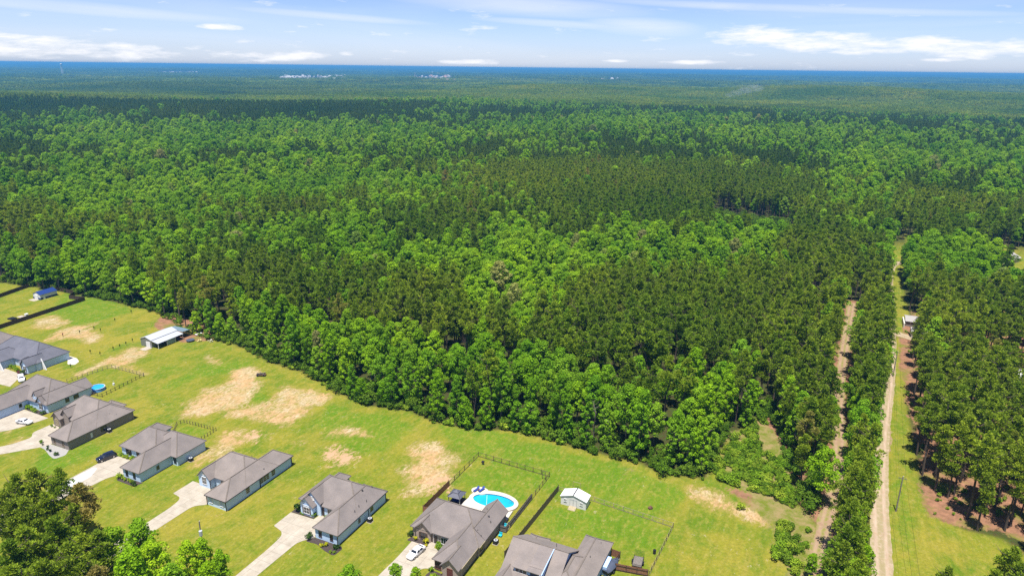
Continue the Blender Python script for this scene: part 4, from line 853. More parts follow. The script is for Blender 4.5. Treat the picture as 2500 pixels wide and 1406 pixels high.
for xx in (-.42,.42): b = MB(); b.box(xx-.4,xx+.4,-1.56,-1.5,.1,1.95); d = b.build('door', M['shed_white'], sh); b = MB(); b.box(xx-.42,xx-.38,-1.58,-1.54,.1,1.97); b.box(xx+.38,xx+.42,-1.58,-1.54,.1,1.97); b.box(xx-.42,xx+.42,-1.58,-1.54,1.95,1.99); b.build('door_frame', M['grey_metal'], d)
b = MB(); b.slab([(-.9,-3.0,.05),(.9,-3.0,.05),(.9,-1.57,.28),(-.9,-1.57,.28)], .1); b.build('ramp', M['tan_wood'], sh)
b = MB(); b.box(-3.1,3.1,-1.45,1.45,-.1,.12); b.build('skid', M['black_trim'], sh)
sh, ro = shed(-312.5,180.8,R(0),5.0,7.4,2.4,3.5,'shed_white','blue_metal','white garage shed with royal blue roof inside the dark fence at far left',ridge='y')
b = MB(); b.box(-2.58,2.58,-3.78,3.78,-.1,.9); b.build('wainscot', M['blue_metal'], sh)
b = MB(); b.box(-1.5,.9,-3.86,-3.7,0,2.1); b.build('roller_door', M['white_trim'], sh); b = MB(); b.box(2.5,2.62,-2.6,-1.7,0,2.0); b.build('door', M['white_trim'], sh)
b = MB(); b.box(-314.8,-310.9,174.6,176.9,-.1,.05); tag(b.build('concrete_apron', M['concrete']), kind='structure')
# metal barn with lean-to
sh, ro = shed(-222.6,166.4,R(1),5.6,11.5,2.9,3.9,'grey_metal','roof_metal','grey metal barn with open lean-to at the forest edge',name='metal_barn',ridge='y')
b = MB(); b.slab([(2.9,-5.9,2.82),(6.2,-5.9,2.25),(6.2,5.6,2.25),(2.9,5.6,2.82)], .06); b.build('lean_to_roof', M['roof_metal'], sh)
b = MB(); b.slab([(-2.9,6.0,2.7),(5.4,6.0,2.7),(5.4,9.6,2.5),(-2.9,9.6,2.5)], .06); b.build('rear_awning', M['roof_metal_blue'], sh)
for yy in (-5.6,-1.8,1.9,5.3): b = MB(); b.box(5.95,6.1,yy-.08,yy+.08,0,2.3); b.build('post', M['white_trim'], sh)
for xx in (-2.6,5.1): b = MB(); b.box(xx-.08,xx+.08,9.3,9.45,0,2.5); b.build('post', M['brown_wood'], sh)
b = MB(); b.box(.0,2.1,-5.86,-5.75,0,2.1); b.build('roller_door', M['white_trim'], sh); b = MB(); b.box(5.98,6.05,-1.6,1.8,.3,2.2); b.build('tarp', M['roof_metal_blue'], sh)
b = MB(); b.bar((2.95,-5.9,2.95),(2.95,5.9,2.95),.12,.08); b.build('eave_trim', M['black_trim'], sh)
b = MB(); b.box(-222.6,-219.6,157.6,160.6,-.1,.05); tag(b.build('barn_apron', M['concrete']), kind='structure')
b = MB(); b.tube([(0,0,.55),(0,0,.62)], 1.5, 20); tr = empty('trampoline', (-212.6,171.6,0), 0, 'round grey-green trampoline beside the metal barn', 'trampoline'); b.build('mat', M['teal_plastic' if False else 'grey_tarp'], tr)
for k in range(4): b = MB(); a = k*math.pi/2+.4; b.bar((1.4*math.cos(a),1.4*math.sin(a),0),(1.4*math.cos(a),1.4*math.sin(a),.57),.06); b.build('leg', M['grey_metal'], tr)
# junk pile pieces by the barn
for k, (px, py, mt, s_, l, nm) in enumerate([(490,818,'white_trim',1.6,'white sheet of scrap lying at the forest edge right of the barn','scrap_sheet'),(500,820,'grey_tarp',1.2,'dark tarp on the ground at the forest edge','tarp'),(522,826,'rust',1.3,'heap of scrap timber at the forest edge','scrap_heap'),(515,834,'pale_wall',.9,'pale boards lying in front of the scrap heap','board_stack'),(487,834,'yellow_plastic',.9,'pale yellow plastic toy on the grass near the scrap','plastic_toy')]):
    x, y = at(px, py); b = MB()
    for j in range(6): u, v = random.uniform(-s_,s_), random.uniform(-s_*.7,s_*.7); a = random.uniform(0,3); b.slab([(u+math.cos(a+q_*1.57)*s_*.45, v+math.sin(a+q_*1.57)*s_*.3, .12+.14*j+random.uniform(0,.15)) for q_ in range(4)], .1)
    tag(b.build(nm, M[mt], None, loc=(x,y,0)), l, 'scrap')
# things in yard and field
tr = empty('utility_trailer', (-26.7,123.6,0), R(6), 'black utility trailer with wooden bed and mesh ramp in the right yard', 'trailer')
b = MB(); b.box(-1.0,1.0,-1.6,1.6,.5,.62); b.build('bed', M['grey_fence'], tr); b = MB()
for sx in (-1,1):
    for z_ in (.65,.95): b.bar((sx,-1.6,z_),(sx,1.6,z_),.06)
    for yy in (-1.6,-.5,.5,1.6): b.bar((sx,yy,.5),(sx,yy,.95),.05)
b.bar((-1,-1.6,.95),(1,-1.6,.95),.06); b.bar((-.8,-1.6,.5),(0,-2.8,.5),.08); b.bar((.8,-1.6,.5),(0,-2.8,.5),.08); b.build('frame', M['black_metal'], tr)
b = MB()
for k in range(9): b.bar((-1+k*.25,1.6,.6),(-1+k*.25,1.9,1.9),.03)
for k in range(5): b.bar((-1,1.6+k*.07,.65+k*.31),(1,1.6+k*.07,.65+k*.31),.03)
b.build('ramp_gate', M['black_metal'], tr)
for sx in (-1.15,1.15):
    b = MB(); b.tube([(sx-.1,-.2,.33),(sx+.1,-.2,.33)], .33, 16); wo = b.build('wheel', M['tyre'], tr); b = MB(); b.tube([(sx-.115,-.2,.33),(sx+.115,-.2,.33)], .18, 12); b.build('rim', M['chrome'], wo)
    b = MB(); b.box(sx-.16,sx+.16,-.65,.25,.68,.74); b.build('mudguard', M['black_metal'], tr)
bt = empty('covered_boat', (-31.3,119.2,0), R(-12), 'boat under a grey tarp on its trailer beside the white-sided house', 'boat')
V, Fc = [], []; st = [(-2.6,.7,.75),(-1.8,.95,.7),(0,1.05,.62),(1.6,.8,.6),(2.5,.35,.72),(2.95,.04,.95)]
for (yy, hw, zb) in st: V += [(-hw,yy,1.25),(-hw*.8,yy,zb),(0,yy,zb-.18),(hw*.8,yy,zb),(hw,yy,1.25)]
for i in range(len(st)-1):
    for k in range(4): Fc.append((i*5+k, i*5+k+1, (i+1)*5+k+1, (i+1)*5+k))
Fc.append((0,1,2,3,4)); b = MB(); b.mesh(V, Fc); b.build('hull', M['black_metal'], bt)
V, Fc = [], []
for i, (yy, hw, zb) in enumerate(st): zr_ = (1.45,1.75,2.05,1.75,1.45,1.27)[i]; V += [(-hw*1.05,yy,1.2),(-hw*.6,yy,(1.25+zr_)/2+.12),(0,yy,zr_),(hw*.6,yy,(1.25+zr_)/2+.12),(hw*1.05,yy,1.2)]
for i in range(len(st)-1):
    for k in range(4): Fc.append((i*5+k, (i+1)*5+k, (i+1)*5+k+1, i*5+k+1))
Fc.append((4,3,2,1,0)); b = MB(); b.mesh(V, Fc); b.build('cover', M['grey_tarp'], bt, smooth=True)
b = MB(); b.bar((-.7,-2.5,.45),(-.7,2,.45),.1); b.bar((.7,-2.5,.45),(.7,2,.45),.1); b.bar((0,2,.45),(0,3.8,.45),.1); b.bar((-1,-.6,.45),(1,-.6,.45),.1); b.build('trailer_frame', M['grey_metal'], bt)
for sx in (-1.1,1.1): b = MB(); b.tube([(sx-.1,-.6,.32),(sx+.1,-.6,.32)], .32, 14); b.build('wheel', M['tyre'], bt)
b = MB(); b.tube([(0,0,0),(0,0,.9)], .32, 14); dr = b.build('drum', M['drum_black'], None, loc=(-24.3,128.3,0)); tag(dr, 'black drum standing by the right rail fence', 'drum')
b2 = MB(); b2.tube([(0,0,.9),(0,0,.94)], .35, 14); b2.build('rim', M['black_metal'], dr)
x, y = at(1012, 1325)
# blue toys by the fence
for (x, y, mt, nm, l) in ((-56.9,119.0,'teal_plastic','plastic_chair','turquoise plastic chair lying outside the grey fence'),(-57.2,122.3,'teal_plastic','pool_toy','turquoise inflatable leaning on the tan brick house inside the fence'),(-56.7,123.0,'grey_metal','gas_grill','grey covered grill behind the tan brick house'),(-56.5,122.0,'yellow_plastic','pool_toy','pale yellow pool float inside the grey fence')):
    b = MB(); b.box(-.38,.38,-.35,.35,.3,.42); b.box(-.38,.38,.25,.38,.4,.95)
    for sx in (-.3,.3):
        for sy in (-.3,.3): b.box(sx-.04,sx+.04,sy-.04,sy+.04,0,.3)
    tag(b.build(nm, M[mt], None, loc=(x,y,0)), l, 'yard item')
# wrecked cart in the field and small items
x, y = at(638, 917); tr = empty('rusty_cart', (x,y,0), R(25), 'rusty flat cart loaded with scrap in the field beside the bare soil', 'cart')
b = MB(); b.box(-1.6,1.6,-.7,.7,.45,.6); b.build('bed', M['rust'], tr); b = MB()
for k in range(9): b.bar((random.uniform(-1.5,1.5),random.uniform(-.6,.6),.65+.05*k),(random.uniform(-1.5,1.5),random.uniform(-.6,.6),.7+.05*k),.16)
b.build('load', M['grey_fence'], tr)
for sx in (-1,1): b = MB(); b.tube([(sx,-.8,.35),(sx,.8,.35)], .35, 12); b.build('axle_wheels', M['tyre'], tr)
x, y = at(1587, 1241); b = MB(); b.box(-.5,.5,-.3,.3,.1,.35); b.box(-.2,.2,-.6,.6,.2,.5); b.box(.3,.6,-.2,.2,.0,.6); tag(b.build('overturned_mower', M['rust'], None, loc=(x,y,0)), 'small dark wreck lying on the open grass beyond the rail fence', 'scrap')
x, y = at(1179, 1133); b = MB(); b.box(-.35,.35,-.35,.35,.5,1.0); ol = empty('pet_house', (x,y,0), 0, 'small dark kettle grill in the back of the pool yard', 'grill'); ol.name = 'kettle_grill'; b.build('bowl', M['drum_black'], ol, bevel=.12)
for k in range(3): b = MB(); b.bar((0,0,.55),(.4*math.cos(k*2.1),.4*math.sin(k*2.1),0),.05); b.build('leg', M['grey_metal'], ol)
x, y = at(1326, 1166); b = MB(); b.bar((0,0,0),(0,0,2.3),.1); b.bar((.8,0,0),(.8,0,2.3),.1); b.bar((0,0,2.3),(.8,0,2.3),.1); tag(b.build('gate_frame', M['olive_wood'], None, loc=(x,y-.6,0)), 'narrow wooden gate frame at the back right corner of the pool yard', 'gate')
x, y = at(1408, 1190); b = MB(); b.bar((-1.0,0,0),(-1.0,0,1.5),.08); b.bar((1.0,0,0),(1.0,0,1.5),.08); b.bar((-1.0,0,1.5),(1.0,0,1.5),.08); tag(b.build('goal_frame', M['tan_wood'], None, loc=(x,y,0)), 'low wooden frame on the grass behind the white shed', 'frame')
x, y = at(278, 940); b = MB(); b.box(-.25,.25,-.25,.25,0,.7); b.bar((0,0,.7),(0,0,1.8),.06); tag(b.build('lawn_fountain', M['white_trim'], None, loc=(x,y,0)), 'small white stand on the lawn right of the round blue pool', 'stand')
for px, py, l in ((52,773,'low pale pad with a dark cover on the lawn at far left'),(30,779,'dark flat trampoline on the lawn at far left')):
    x, y = at(px, py); b = MB(); b.box(-1.4,1.4,-1.1,1.1,.0,.5 if px == 30 else .06); tag(b.build('ground_cover_pad' if px == 52 else 'low_trampoline', M['concrete' if px == 52 else 'black_metal'], None, loc=(x,y,0)), l, 'pad' if px == 52 else 'trampoline')
x, y = at(65, 771); b = MB(); b.box(-.5,.5,-.5,.5,.1,.8); b.box(-.6,.6,-.6,.6,.8,.9); tag(b.build('storage_box', M['white_trim'], None, loc=(x,y,0)), 'small white box beside the long dark fence at far left', 'box')
# right-hand buildings under the pines
def small_house(x, y, rz, w_, d_, ze, zr, wall, roof, label, name='small_house', cat='building', group=None, parts=True, z=0):
    e = empty(name, (x, y, z), rz, label, cat, group)
    b = MB(); b.box(-w_/2,w_/2,-d_/2,d_/2,-6 if z else -.2,ze)
    for xx in (-w_/2, w_/2-.1): V = [(xx,-d_/2,ze),(xx,d_/2,ze),(xx,0,zr)]; V += [(xx+.1,q_[1],q_[2]) for q_ in V]; b.mesh(V, [(2,1,0),(3,4,5),(3,5,2,0),(2,5,4,1)])
    b.build('wall', M[wall], e); r_ = MB(); k = (zr-ze)/(d_/2); o_ = .4
    for s_ in (-1,1): r_.slab([(-w_/2-o_,s_*(d_/2+o_),ze-k*o_+.1),(-w_/2-o_,0,zr+.1),(w_/2+o_,0,zr+.1),(w_/2+o_,s_*(d_/2+o_),ze-k*o_+.1)][::s_], .12)
    r_.build('roof', M[roof], e)
    if parts:
        for k_ in range(3):
            b = MB(); xx = -w_/2 + w_*(k_+.5)/3; b.box(xx-.6,xx+.6,-d_/2-.04,-d_/2+.02,.9,2.1); b.build('window', M['glass'], e)
    return e
hx_, hy_ = at(2456, 640); small_house(hx_,hy_,R(60),14,8,2.6,4.6,'pale_wall','pale_roof','pale house with grey roof in a clearing at the right edge')
small_house(39.5,303,R(4),7,5,2.4,3.4,'pale_wall','pale_roof','small building with pale roof beside the gravel lane, half under the pines')
small_house(37.5,318,R(0),5,8,2.2,3.0,'grey_metal','pale_roof','low grey shed behind the small building by the lane')
small_house(62,267,R(30),12,9,2.8,4.6,'white_trim','white_metal','white metal roofed building hidden among the pines on the right')
b = MB(); b.bar((34.2,311,1.0),(34.2,320,1.0),.5,1.9); tag(b.build('board_wall', M['pale_wall']), 'pale low wall beside the gravel lane above the small building', 'wall')

# ------------------------------------------------------------------ utility poles
def pole(x, y, h_, label, arm=True, tr=False):
    e = empty('utility_pole', (x, y, 0), 0, label, 'utility pole', 'utility poles')
    b = MB(); b.tube([(0,0,-.2),(0,0,h_)], [.17,.12], 10); b.build('shaft', M['pole_wood'], e)
    if arm: b = MB(); b.bar((-.9,0,h_-.5),(.9,0,h_-.5),.12,.12); b.build('crossarm', M['grey_fence'], e)
    if tr: b = MB(); b.tube([(.3,-.25,h_-3.1),(.3,-.25,h_-2.0)], .34, 14); b.build('transformer', M['roof_metal'], e)
    b = MB(); b.tube([(.12,0,h_),(.12,0,h_+.25)], .05, 8); b.build('insulator', M['white_trim'], e)
x, y = at(486, 1272, 11.5); pole(x, y, 11.5, 'wooden utility pole with grey transformer behind the roadside trees', arm=False, tr=True)
pb_ = [(24.2,168.5,9.5,'utility pole standing on the grass beside the gravel lane near the forest corner'),(27.6,255,9.5,'utility pole beside the lane among the tree shadows'),(39.5,427,10,'utility pole at the bend of the gravel lane'),(25.0,100,9.5,'utility pole by the lane below the photo edge')]
for q_ in pb_: pole(*q_)
wires = MB()
def wire(a, b, sag):
    P = [tuple(Vector(a).lerp(Vector(b), k/14) - Vector((0,0,sag*4*(k/14)*(1-k/14)))) for k in range(15)]; wires.tube(P, .018, 4)
for o_ in (-.7,.7):
    wire((24.2+o_,168.5,9.1),(27.6+o_,255,9.1),1.2); wire((27.6+o_,255,9.1),(39.5+o_,427,9.5),3); wire((24.2+o_,168.5,9.1),(25+o_,100,9.1),1.2)
tag(wires.build('overhead_wires', M['black_metal']), 'thin overhead wires strung along the gravel lane', 'wires')

# ------------------------------------------------------------------ foliage meshes
def leaves(centers, radii, n_per, size, rnd, up=.0, flat=1.0, spiky=False, seed=0):
    """leaf clumps: small quads spread over ellipsoid lobes; returns vertices and quads"""
    g = np.random.default_rng(seed); Vs = []
    for c, r_, n in zip(centers, radii, n_per):
        d = g.normal(size=(n,3)); d /= np.linalg.norm(d, axis=1)[:,None]; d[:,2] = np.where(d[:,2] < -.45, -d[:,2], d[:,2])
        rad = (g.uniform(.55,1.08,(n,1)))**.6; rr = np.array(r_)
        pts = np.array(c) + d*rr*rad
        nr = d/rr; nr /= np.linalg.norm(nr, axis=1)[:,None]; nr = nr + g.normal(size=(n,3))*rnd; nr[:,2] += up; nr /= np.linalg.norm(nr, axis=1)[:,None]
        a = np.cross(nr, g.normal(size=(n,3))); a /= np.linalg.norm(a, axis=1)[:,None]; b_ = np.cross(nr, a)
        s_ = size*g.uniform(.6,1.4,(n,1))
        if spiky:
            ax = d*np.array([1,1,.5]) + np.array([0,0,.55]) + g.normal(size=(n,3))*.35; ax /= np.linalg.norm(ax, axis=1)[:,None]
            sd = np.cross(ax, nr); sd /= np.linalg.norm(sd, axis=1)[:,None]+1e-6
            q_ = np.stack([pts - sd*s_*.32, pts + ax*s_*.15 - sd*s_*.0 + sd*s_*.34, pts + ax*s_*1.2 + sd*s_*.10, pts + ax*s_*.7 - sd*s_*.30], 1)
        else:
            q_ = np.stack([pts - a*s_*.5, pts - b_*s_*.42*flat, pts + a*s_*.55, pts + b_*s_*.42*flat], 1)
        Vs.append(q_.reshape(-1,3))
    V = np.concatenate(Vs); Fq = np.arange(len(V)).reshape(-1,4); return V, Fq
def np_mesh(name, V, Fq, mats, mi=None):
    me = bpy.data.meshes.new(name); me.vertices.add(len(V)); me.vertices.foreach_set('co', V.astype(np.float32).ravel())
    me.loops.add(Fq.size); me.loops.foreach_set('vertex_index', Fq.ravel().astype(np.int32)); me.polygons.add(len(Fq))
    me.polygons.foreach_set('loop_start', np.arange(0, Fq.size, 4, dtype=np.int32)); me.polygons.foreach_set('loop_total', np.full(len(Fq), 4, dtype=np.int32))
    for m_ in mats: me.materials.append(m_)
    if mi is not None: me.polygons.foreach_set('material_index', mi.astype(np.int32))
    me.update(); return me
def trunk_mesh(name, h_, r_, mat, limbs, seed, stems=1):
    g = random.Random(seed); mb = MB()
    for s_ in range(stems):
        dx, dy = (g.uniform(-.5,.5)*(stems>1), g.uniform(-.5,.5)*(stems>1))
        bend = [(dx + g.uniform(-.25,.25)*k, dy + g.uniform(-.25,.25)*k, h_*k/4 - (.3 if k == 0 else 0)) for k in range(5)]
        mb.tube(bend, [r_*1.15,r_,r_*.8,r_*.55,r_*.25], 7)
    for k in range(limbs):
        z = h_*g.uniform(.35,.92); a = g.uniform(0,6.28); L = h_*g.uniform(.10,.2); i = min(3, int(z/h_*4)); f = z/h_*4 - i
        b0 = Vector(bend[i]).lerp(Vector(bend[i+1]), f); mb.tube([b0, b0+Vector((math.cos(a)*L*.6, math.sin(a)*L*.6, L*.25)), b0+Vector((math.cos(a)*L, math.sin(a)*L, L*.6))], [r_*.3,r_*.2,r_*.06], 5)
    me = bpy.data.meshes.new(name); me.from_pydata(mb.v, [], mb.f); me.materials.append(mat); me.update(); return me
def pine_lobes(seed, h_, cr, base):
    g = random.Random(seed); Cn, Rn = [], []; z = base
    while z < h_:
        k = (z-base)/(h_-base); env = cr*(.45+.75*k if k < .4 else .88*(1-(k-.4)/.64)**.85+.08)
        for j in range(max(2, int(4.2*env/cr+1))):
            a = g.uniform(0,6.28); r_ = env*g.uniform(.35,.95); Cn.append((math.cos(a)*r_, math.sin(a)*r_, z+g.uniform(-.4,.4))); s_ = g.uniform(.7,1.25)*(.55+.45*env/cr); Rn.append((s_*1.05,s_*1.05,s_*.62))
        z += g.uniform(.75,1.2)
    Cn.append((0,0,h_-.2)); Rn.append((.6,.6,.8)); return Cn, Rn
def broad_lobes(seed, h_, cr, base, n):
    g = random.Random(seed); Cn, Rn = [], []
    for i in range(n):
        k = (i+.5)/n; z = base + (h_-base)*k; env = cr*(math.sin(math.pi*(min(1,.18+k*.80)))**.7)
        a = i*2.4 + g.uniform(-.5,.5); r_ = env*g.uniform(.3,.95); s_ = cr*g.uniform(.20,.40)
        Cn.append((math.cos(a)*r_, math.sin(a)*r_, z-s_*.4)); Rn.append((s_,s_,s_*.85))
    Cn.append((0,0,h_-cr*.35)); Rn.append((cr*.38,cr*.38,cr*.36)); return Cn, Rn
PINE, BROAD, EDGE, SHRUB = [], [], [], []       # (trunk mesh, crown mesh, height)
ROAD = []
for i in range(6):
    h_ = (20,21.5,18.5,20.5,17.5,22)[i]; Cn, Rn = pine_lobes(i+1, h_, (3.0,3.3,2.7,3.6,2.6,3.2)[i], h_*(.50,.56,.42,.5,.4,.6)[i])
    V, Fq = leaves(Cn, Rn, [84]*len(Cn), .37, .55, up=.3, spiky=True, seed=i)
    PINE.append((trunk_mesh('pine_trunk', h_*.97, .24, M['bark'], 12, i), np_mesh('pine_crown', V, Fq, [M['pine_needles']]), h_))
for i in range(4):
    h_ = (18,19.5,17,18.5)[i]; Cn, Rn = pine_lobes(i+401, h_, (4.3,4.8,4.0,4.5)[i], h_*(.34,.4,.3,.38)[i]); Cn2, Rn2 = pine_lobes(i+421, h_*.96, (3.9,4.2,3.6,4.1)[i], h_*(.36,.4,.3,.38)[i])
    V, Fq = leaves(Cn+Cn2, Rn+Rn2, [80]*(len(Cn)+len(Cn2)), .38, .55, up=.25, spiky=True, seed=i+61)
    ROAD.append((trunk_mesh('pine_trunk', h_*.97, .3, M['bark'], 22, i+77), np_mesh('pine_crown', V, Fq, [M['pine_needles']]), h_))
for i in range(6):
    h_ = (16,18,14.5,17,15,19)[i]; Cn, Rn = broad_lobes(i+30, h_, (3.5,4.5,3.1,3.9,2.9,3.6)[i], h_*(.36,.3,.42,.34,.25,.45)[i], 38)
    V, Fq = leaves(Cn, Rn, [int(92*r_[0]) for r_ in Rn], .45, .55, up=.15, seed=i+50)
    BROAD.append((trunk_mesh('broadleaf_trunk', h_*.85, .26, M['bark_grey'], 9, i+9), np_mesh('broadleaf_crown', V, Fq, [M['broad_leaves']]), h_))
for i in range(5):
    h_ = (14,18.5,10.5,16,20)[i]; Cn, Rn = broad_lobes(i+70, h_, (2.5,3.2,2.8,2.1,3.0)[i], (.9,2.5,.8,1.5,4.0)[i], 44)
    V, Fq = leaves(Cn, Rn, [int(100*r_[0]) for r_ in Rn], .42, .55, up=.15, seed=i+90)
    EDGE.append((trunk_mesh('edge_trunk', h_*.85, .2, M['bark_grey'], 8, i+19), np_mesh('edge_crown', V, Fq, [M['broad_leaves']]), h_))
def shrub_mesh(seed, r_, h_, mat, size=.28, n=220):
    g = random.Random(seed); Cn = [(g.uniform(-.5,.5)*r_, g.uniform(-.5,.5)*r_, h_*g.uniform(.35,.7)) for _ in range(6)]; Rn = [(r_*.55,r_*.55,h_*.4)]*6
    V, Fq = leaves(Cn, Rn, [n//6]*6, size, .5, up=.2, seed=seed); V[:,2] = np.maximum(V[:,2], .02)
    return np_mesh('leaves', V, Fq, [M[mat]])
WILD = [shrub_mesh(200+i, 1.3+.2*i, 1.8+.35*i, 'shrub_leaves', .42, 300) for i in range(4)]
UNDER = [shrub_mesh(220+i, 1.1+.25*i, 1.6+.5*i, 'under_leaves', .40, 260) for i in range(5)]
# far stands: patches of crowns, one patch is some thirty metres of wood
def patch(seed, kind, R_=17, n=26, unit=1.0):
    g = np.random.default_rng(seed); Cn, Rn, mi, npq = [], [], [], []
    pts = []
    while len(pts) < n:
        q_ = g.uniform(-R_, R_, 2)
        if all(np.hypot(*(q_-o)) > 3.9 for o in pts): pts.append(q_)
    for q_ in pts:
        if kind == 'pine': r_ = g.uniform(2.0,2.9); h_ = g.uniform(14.5,18); Cn.append((*q_, h_-2.6)); Rn.append((r_,r_,r_*1.5)); npq.append(56); mi += [0]*56
        else:
            r_ = g.uniform(3.0,5.6); h_ = g.uniform(9.5,18); Cn.append((*q_, h_-r_*.7)); Rn.append((r_,r_,r_*.95)); npq.append(70); mi += [1 if g.uniform() < .85 else 0]*70
    V, Fq = leaves(Cn, Rn, npq, 1.25, .45, up=.15, seed=seed)
    me = np_mesh('stand', V, Fq, [M['far_pine'], M['far_broad']], np.array(mi))
    return me

# ------------------------------------------------------------------ forest positions
bright_px = [(1700,230,900,16),(500,240,600,8),(100,228,200,8),(1150,255,200,12),(330,330,260,35),(780,330,350,30),(1500,300,320,28),(1950,330,200,25),(600,440,420,45),(250,480,250,40),(1000,470,260,50),(500,545,330,50),(880,600,120,55),(300,610,220,40),(1250,560,110,40),(1180,680,170,90),
             (1650,600,230,45),(1450,610,160,60),(1750,640,160,60),(2090,480,110,80),(2330,390,260,40),(1900,560,120,30),(2350,610,160,45),(150,660,260,45),(1300,700,120,60),(2150,720,50,40),(1640,880,100,40),(1050,850,300,60),(1700,1010,90,60),(1330,980,180,70),(700,800,120,70)]
dark_px = [(300,268,500,18),(900,285,600,22),(1700,268,300,10),(2100,300,300,14),(500,208,600,5),(350,225,300,6),(950,180,900,4),(350,560,120,30),(650,690,300,50),(1350,420,250,40),(1600,760,260,80),(1900,750,180,110),(1450,850,130,60),(1800,450,300,40),(950,750,130,50),(2000,620,80,80),(1500,500,200,40)]
def broad_prob(X, Y):
    px, py, d = proj(X, Y, np.full(X.shape, 14.0))
    v = .29 + (vnoise(X, Y, 60, 21)-.5)*.9 + (vnoise(X, Y, 20, 22)-.5)*.9
    for cx, cy, rx, ry in bright_px: v += .85*np.exp(-(((px-cx)/rx)**2 + ((py-cy)/ry)**2))
    for cx, cy, rx, ry in dark_px: v -= .55*np.exp(-(((px-cx)/rx)**2 + ((py-cy)/ry)**2))
    v = np.where((X > 27) & (Y < 345), -.2 + (vnoise(X,Y,18,5) > .86)*1.0, v)      # pine wood right of the lane
    v = np.where((X > -4) & (X <= 27) & (Y < 345), .12 + (vnoise(X,Y,14,6)-.5)*1.1, v)
    return v
def in_view(X, Y, z=10, mx=90, my=200):
    px, py, d = proj(X, Y, np.full(X.shape, float(z))); return (d > 5) & (px > -mx) & (px < 2500+mx) & (py < 1406+my)
def tree_grid(S0, d0, d1):
    xs = np.arange(-d1, d1*.7, S0); ys = np.arange(60, d1, S0*.9); X, Y = np.meshgrid(xs, ys); X = X + (np.arange(len(ys)) % 2)[:,None]*S0/2
    X = (X + rng.uniform(-.33,.33,X.shape)*S0).ravel(); Y = (Y + rng.uniform(-.33,.33,Y.shape)*S0).ravel()
    D = np.hypot(X, Y); k = in_view(X, Y, 10, 420) & (D >= d0) & (D < d1); return X[k], Y[k]
ga, gb = tree_grid(5.3, 0, 900), tree_grid(6.3, 900, 1750)
sx_, sy_ = np.meshgrid(np.arange(0, 4), np.arange(104, 262, 3.3)); sx_ = np.interp(sy_, [104,150,186,225,262], [10.2,13.2,14.6,15.2,16.5]) + sx_*np.interp(sy_, [104,150,186,225,262], [1.2,.9,.9,1.9,2.4]) + rng.uniform(-.7,.7,sx_.shape); sy_ = sy_ + rng.uniform(-1,1,sy_.shape)
sk_ = rng.uniform(size=sx_.shape) < .55; gc = (sx_[sk_], sy_[sk_])
X = np.concatenate([ga[0], gb[0], gc[0]]); Y = np.concatenate([ga[1], gb[1], gc[1]]); D = np.hypot(X, Y); k = ~no_trees(X, Y)
near_edge = np.zeros(X.shape, bool)
for a in np.linspace(0, 2*math.pi, 8, endpoint=False): near_edge |= no_trees(X + 6*np.cos(a), Y + 6*np.sin(a))
pb = broad_prob(X, Y); isb = (pb + rng.uniform(-.50,.50,X.shape)) > .5
isb |= near_edge & (X < -22) & (Y < 215) & (rng.uniform(size=X.shape) < .42)
k &= ~(isb & ~near_edge & (rng.uniform(size=X.shape) < .36))
k &= ~(inside(DARK_GAP, X, Y))
X, Y, isb, near_edge, D = X[k], Y[k], isb[k], near_edge[k], D[k]
# hand placed roadside trees: pixel of the top, height, kind
FG = [(78,1146,18,'p'),(30,1160,17.5,'p'),(140,1158,17,'p'),(2,1200,17,'p'),(188,1186,16,'p'),(105,1195,16,'p'),(55,1215,15.5,'p'),(172,1222,14,'p'),(60,1296,18,'p'),(130,1270,18,'p'),(200,1292,17,'p'),(238,1305,16,'p'),(15,1325,18,'p'),(165,1345,18,'p'),(100,1375,18,'p'),(30,1390,18,'p'),(230,1372,17,'p'),
      (335,1270,17,'b'),(275,1300,14,'b'),(372,1335,13,'b'),(310,1352,15,'b'),(488,1312,12,'b'),(532,1330,11,'b'),(450,1346,12,'b'),(500,1372,12,'b'),(415,1375,13,'b'),(850,1388,9,'b'),(965,1368,9,'b'),(1015,1378,8,'b'),(2320,1384,12,'p'),(2478,1345,14,'p'),(2495,1375,14,'p'),(2440,1398,12,'p'),
      (2110,1345,11,'b'),(2075,1370,10,'b'),(1985,1352,6,'b'),(2030,1345,7,'b')]
def place_tree(kind, x, y, label, cat, group, scale=1.0, nm=None):
    lst = {'p': PINE, 'b': BROAD, 'e': EDGE, 'r': ROAD}[kind]; i = random.randrange(len(lst)); tm, cm, h_ = lst[i]
    name = nm or ('pine_tree' if kind in 'pr' else 'broadleaf_tree')
    e = bpy.data.objects.new(name, None); C.objects.link(e); e.location = (x, y, 0); e.rotation_euler = (random.uniform(-.03,.03), random.uniform(-.03,.03), random.uniform(0,6.28)); sx = scale*random.uniform(.92,1.1); e.scale = (sx, sx, scale); e.empty_display_size = 1
    tag(e, label, cat, group)
    for n_, m_ in (('trunk', tm), ('crown', cm)):
        o = bpy.data.objects.new(n_, m_); C.objects.link(o); o.parent = e
    return e
fgc = {}
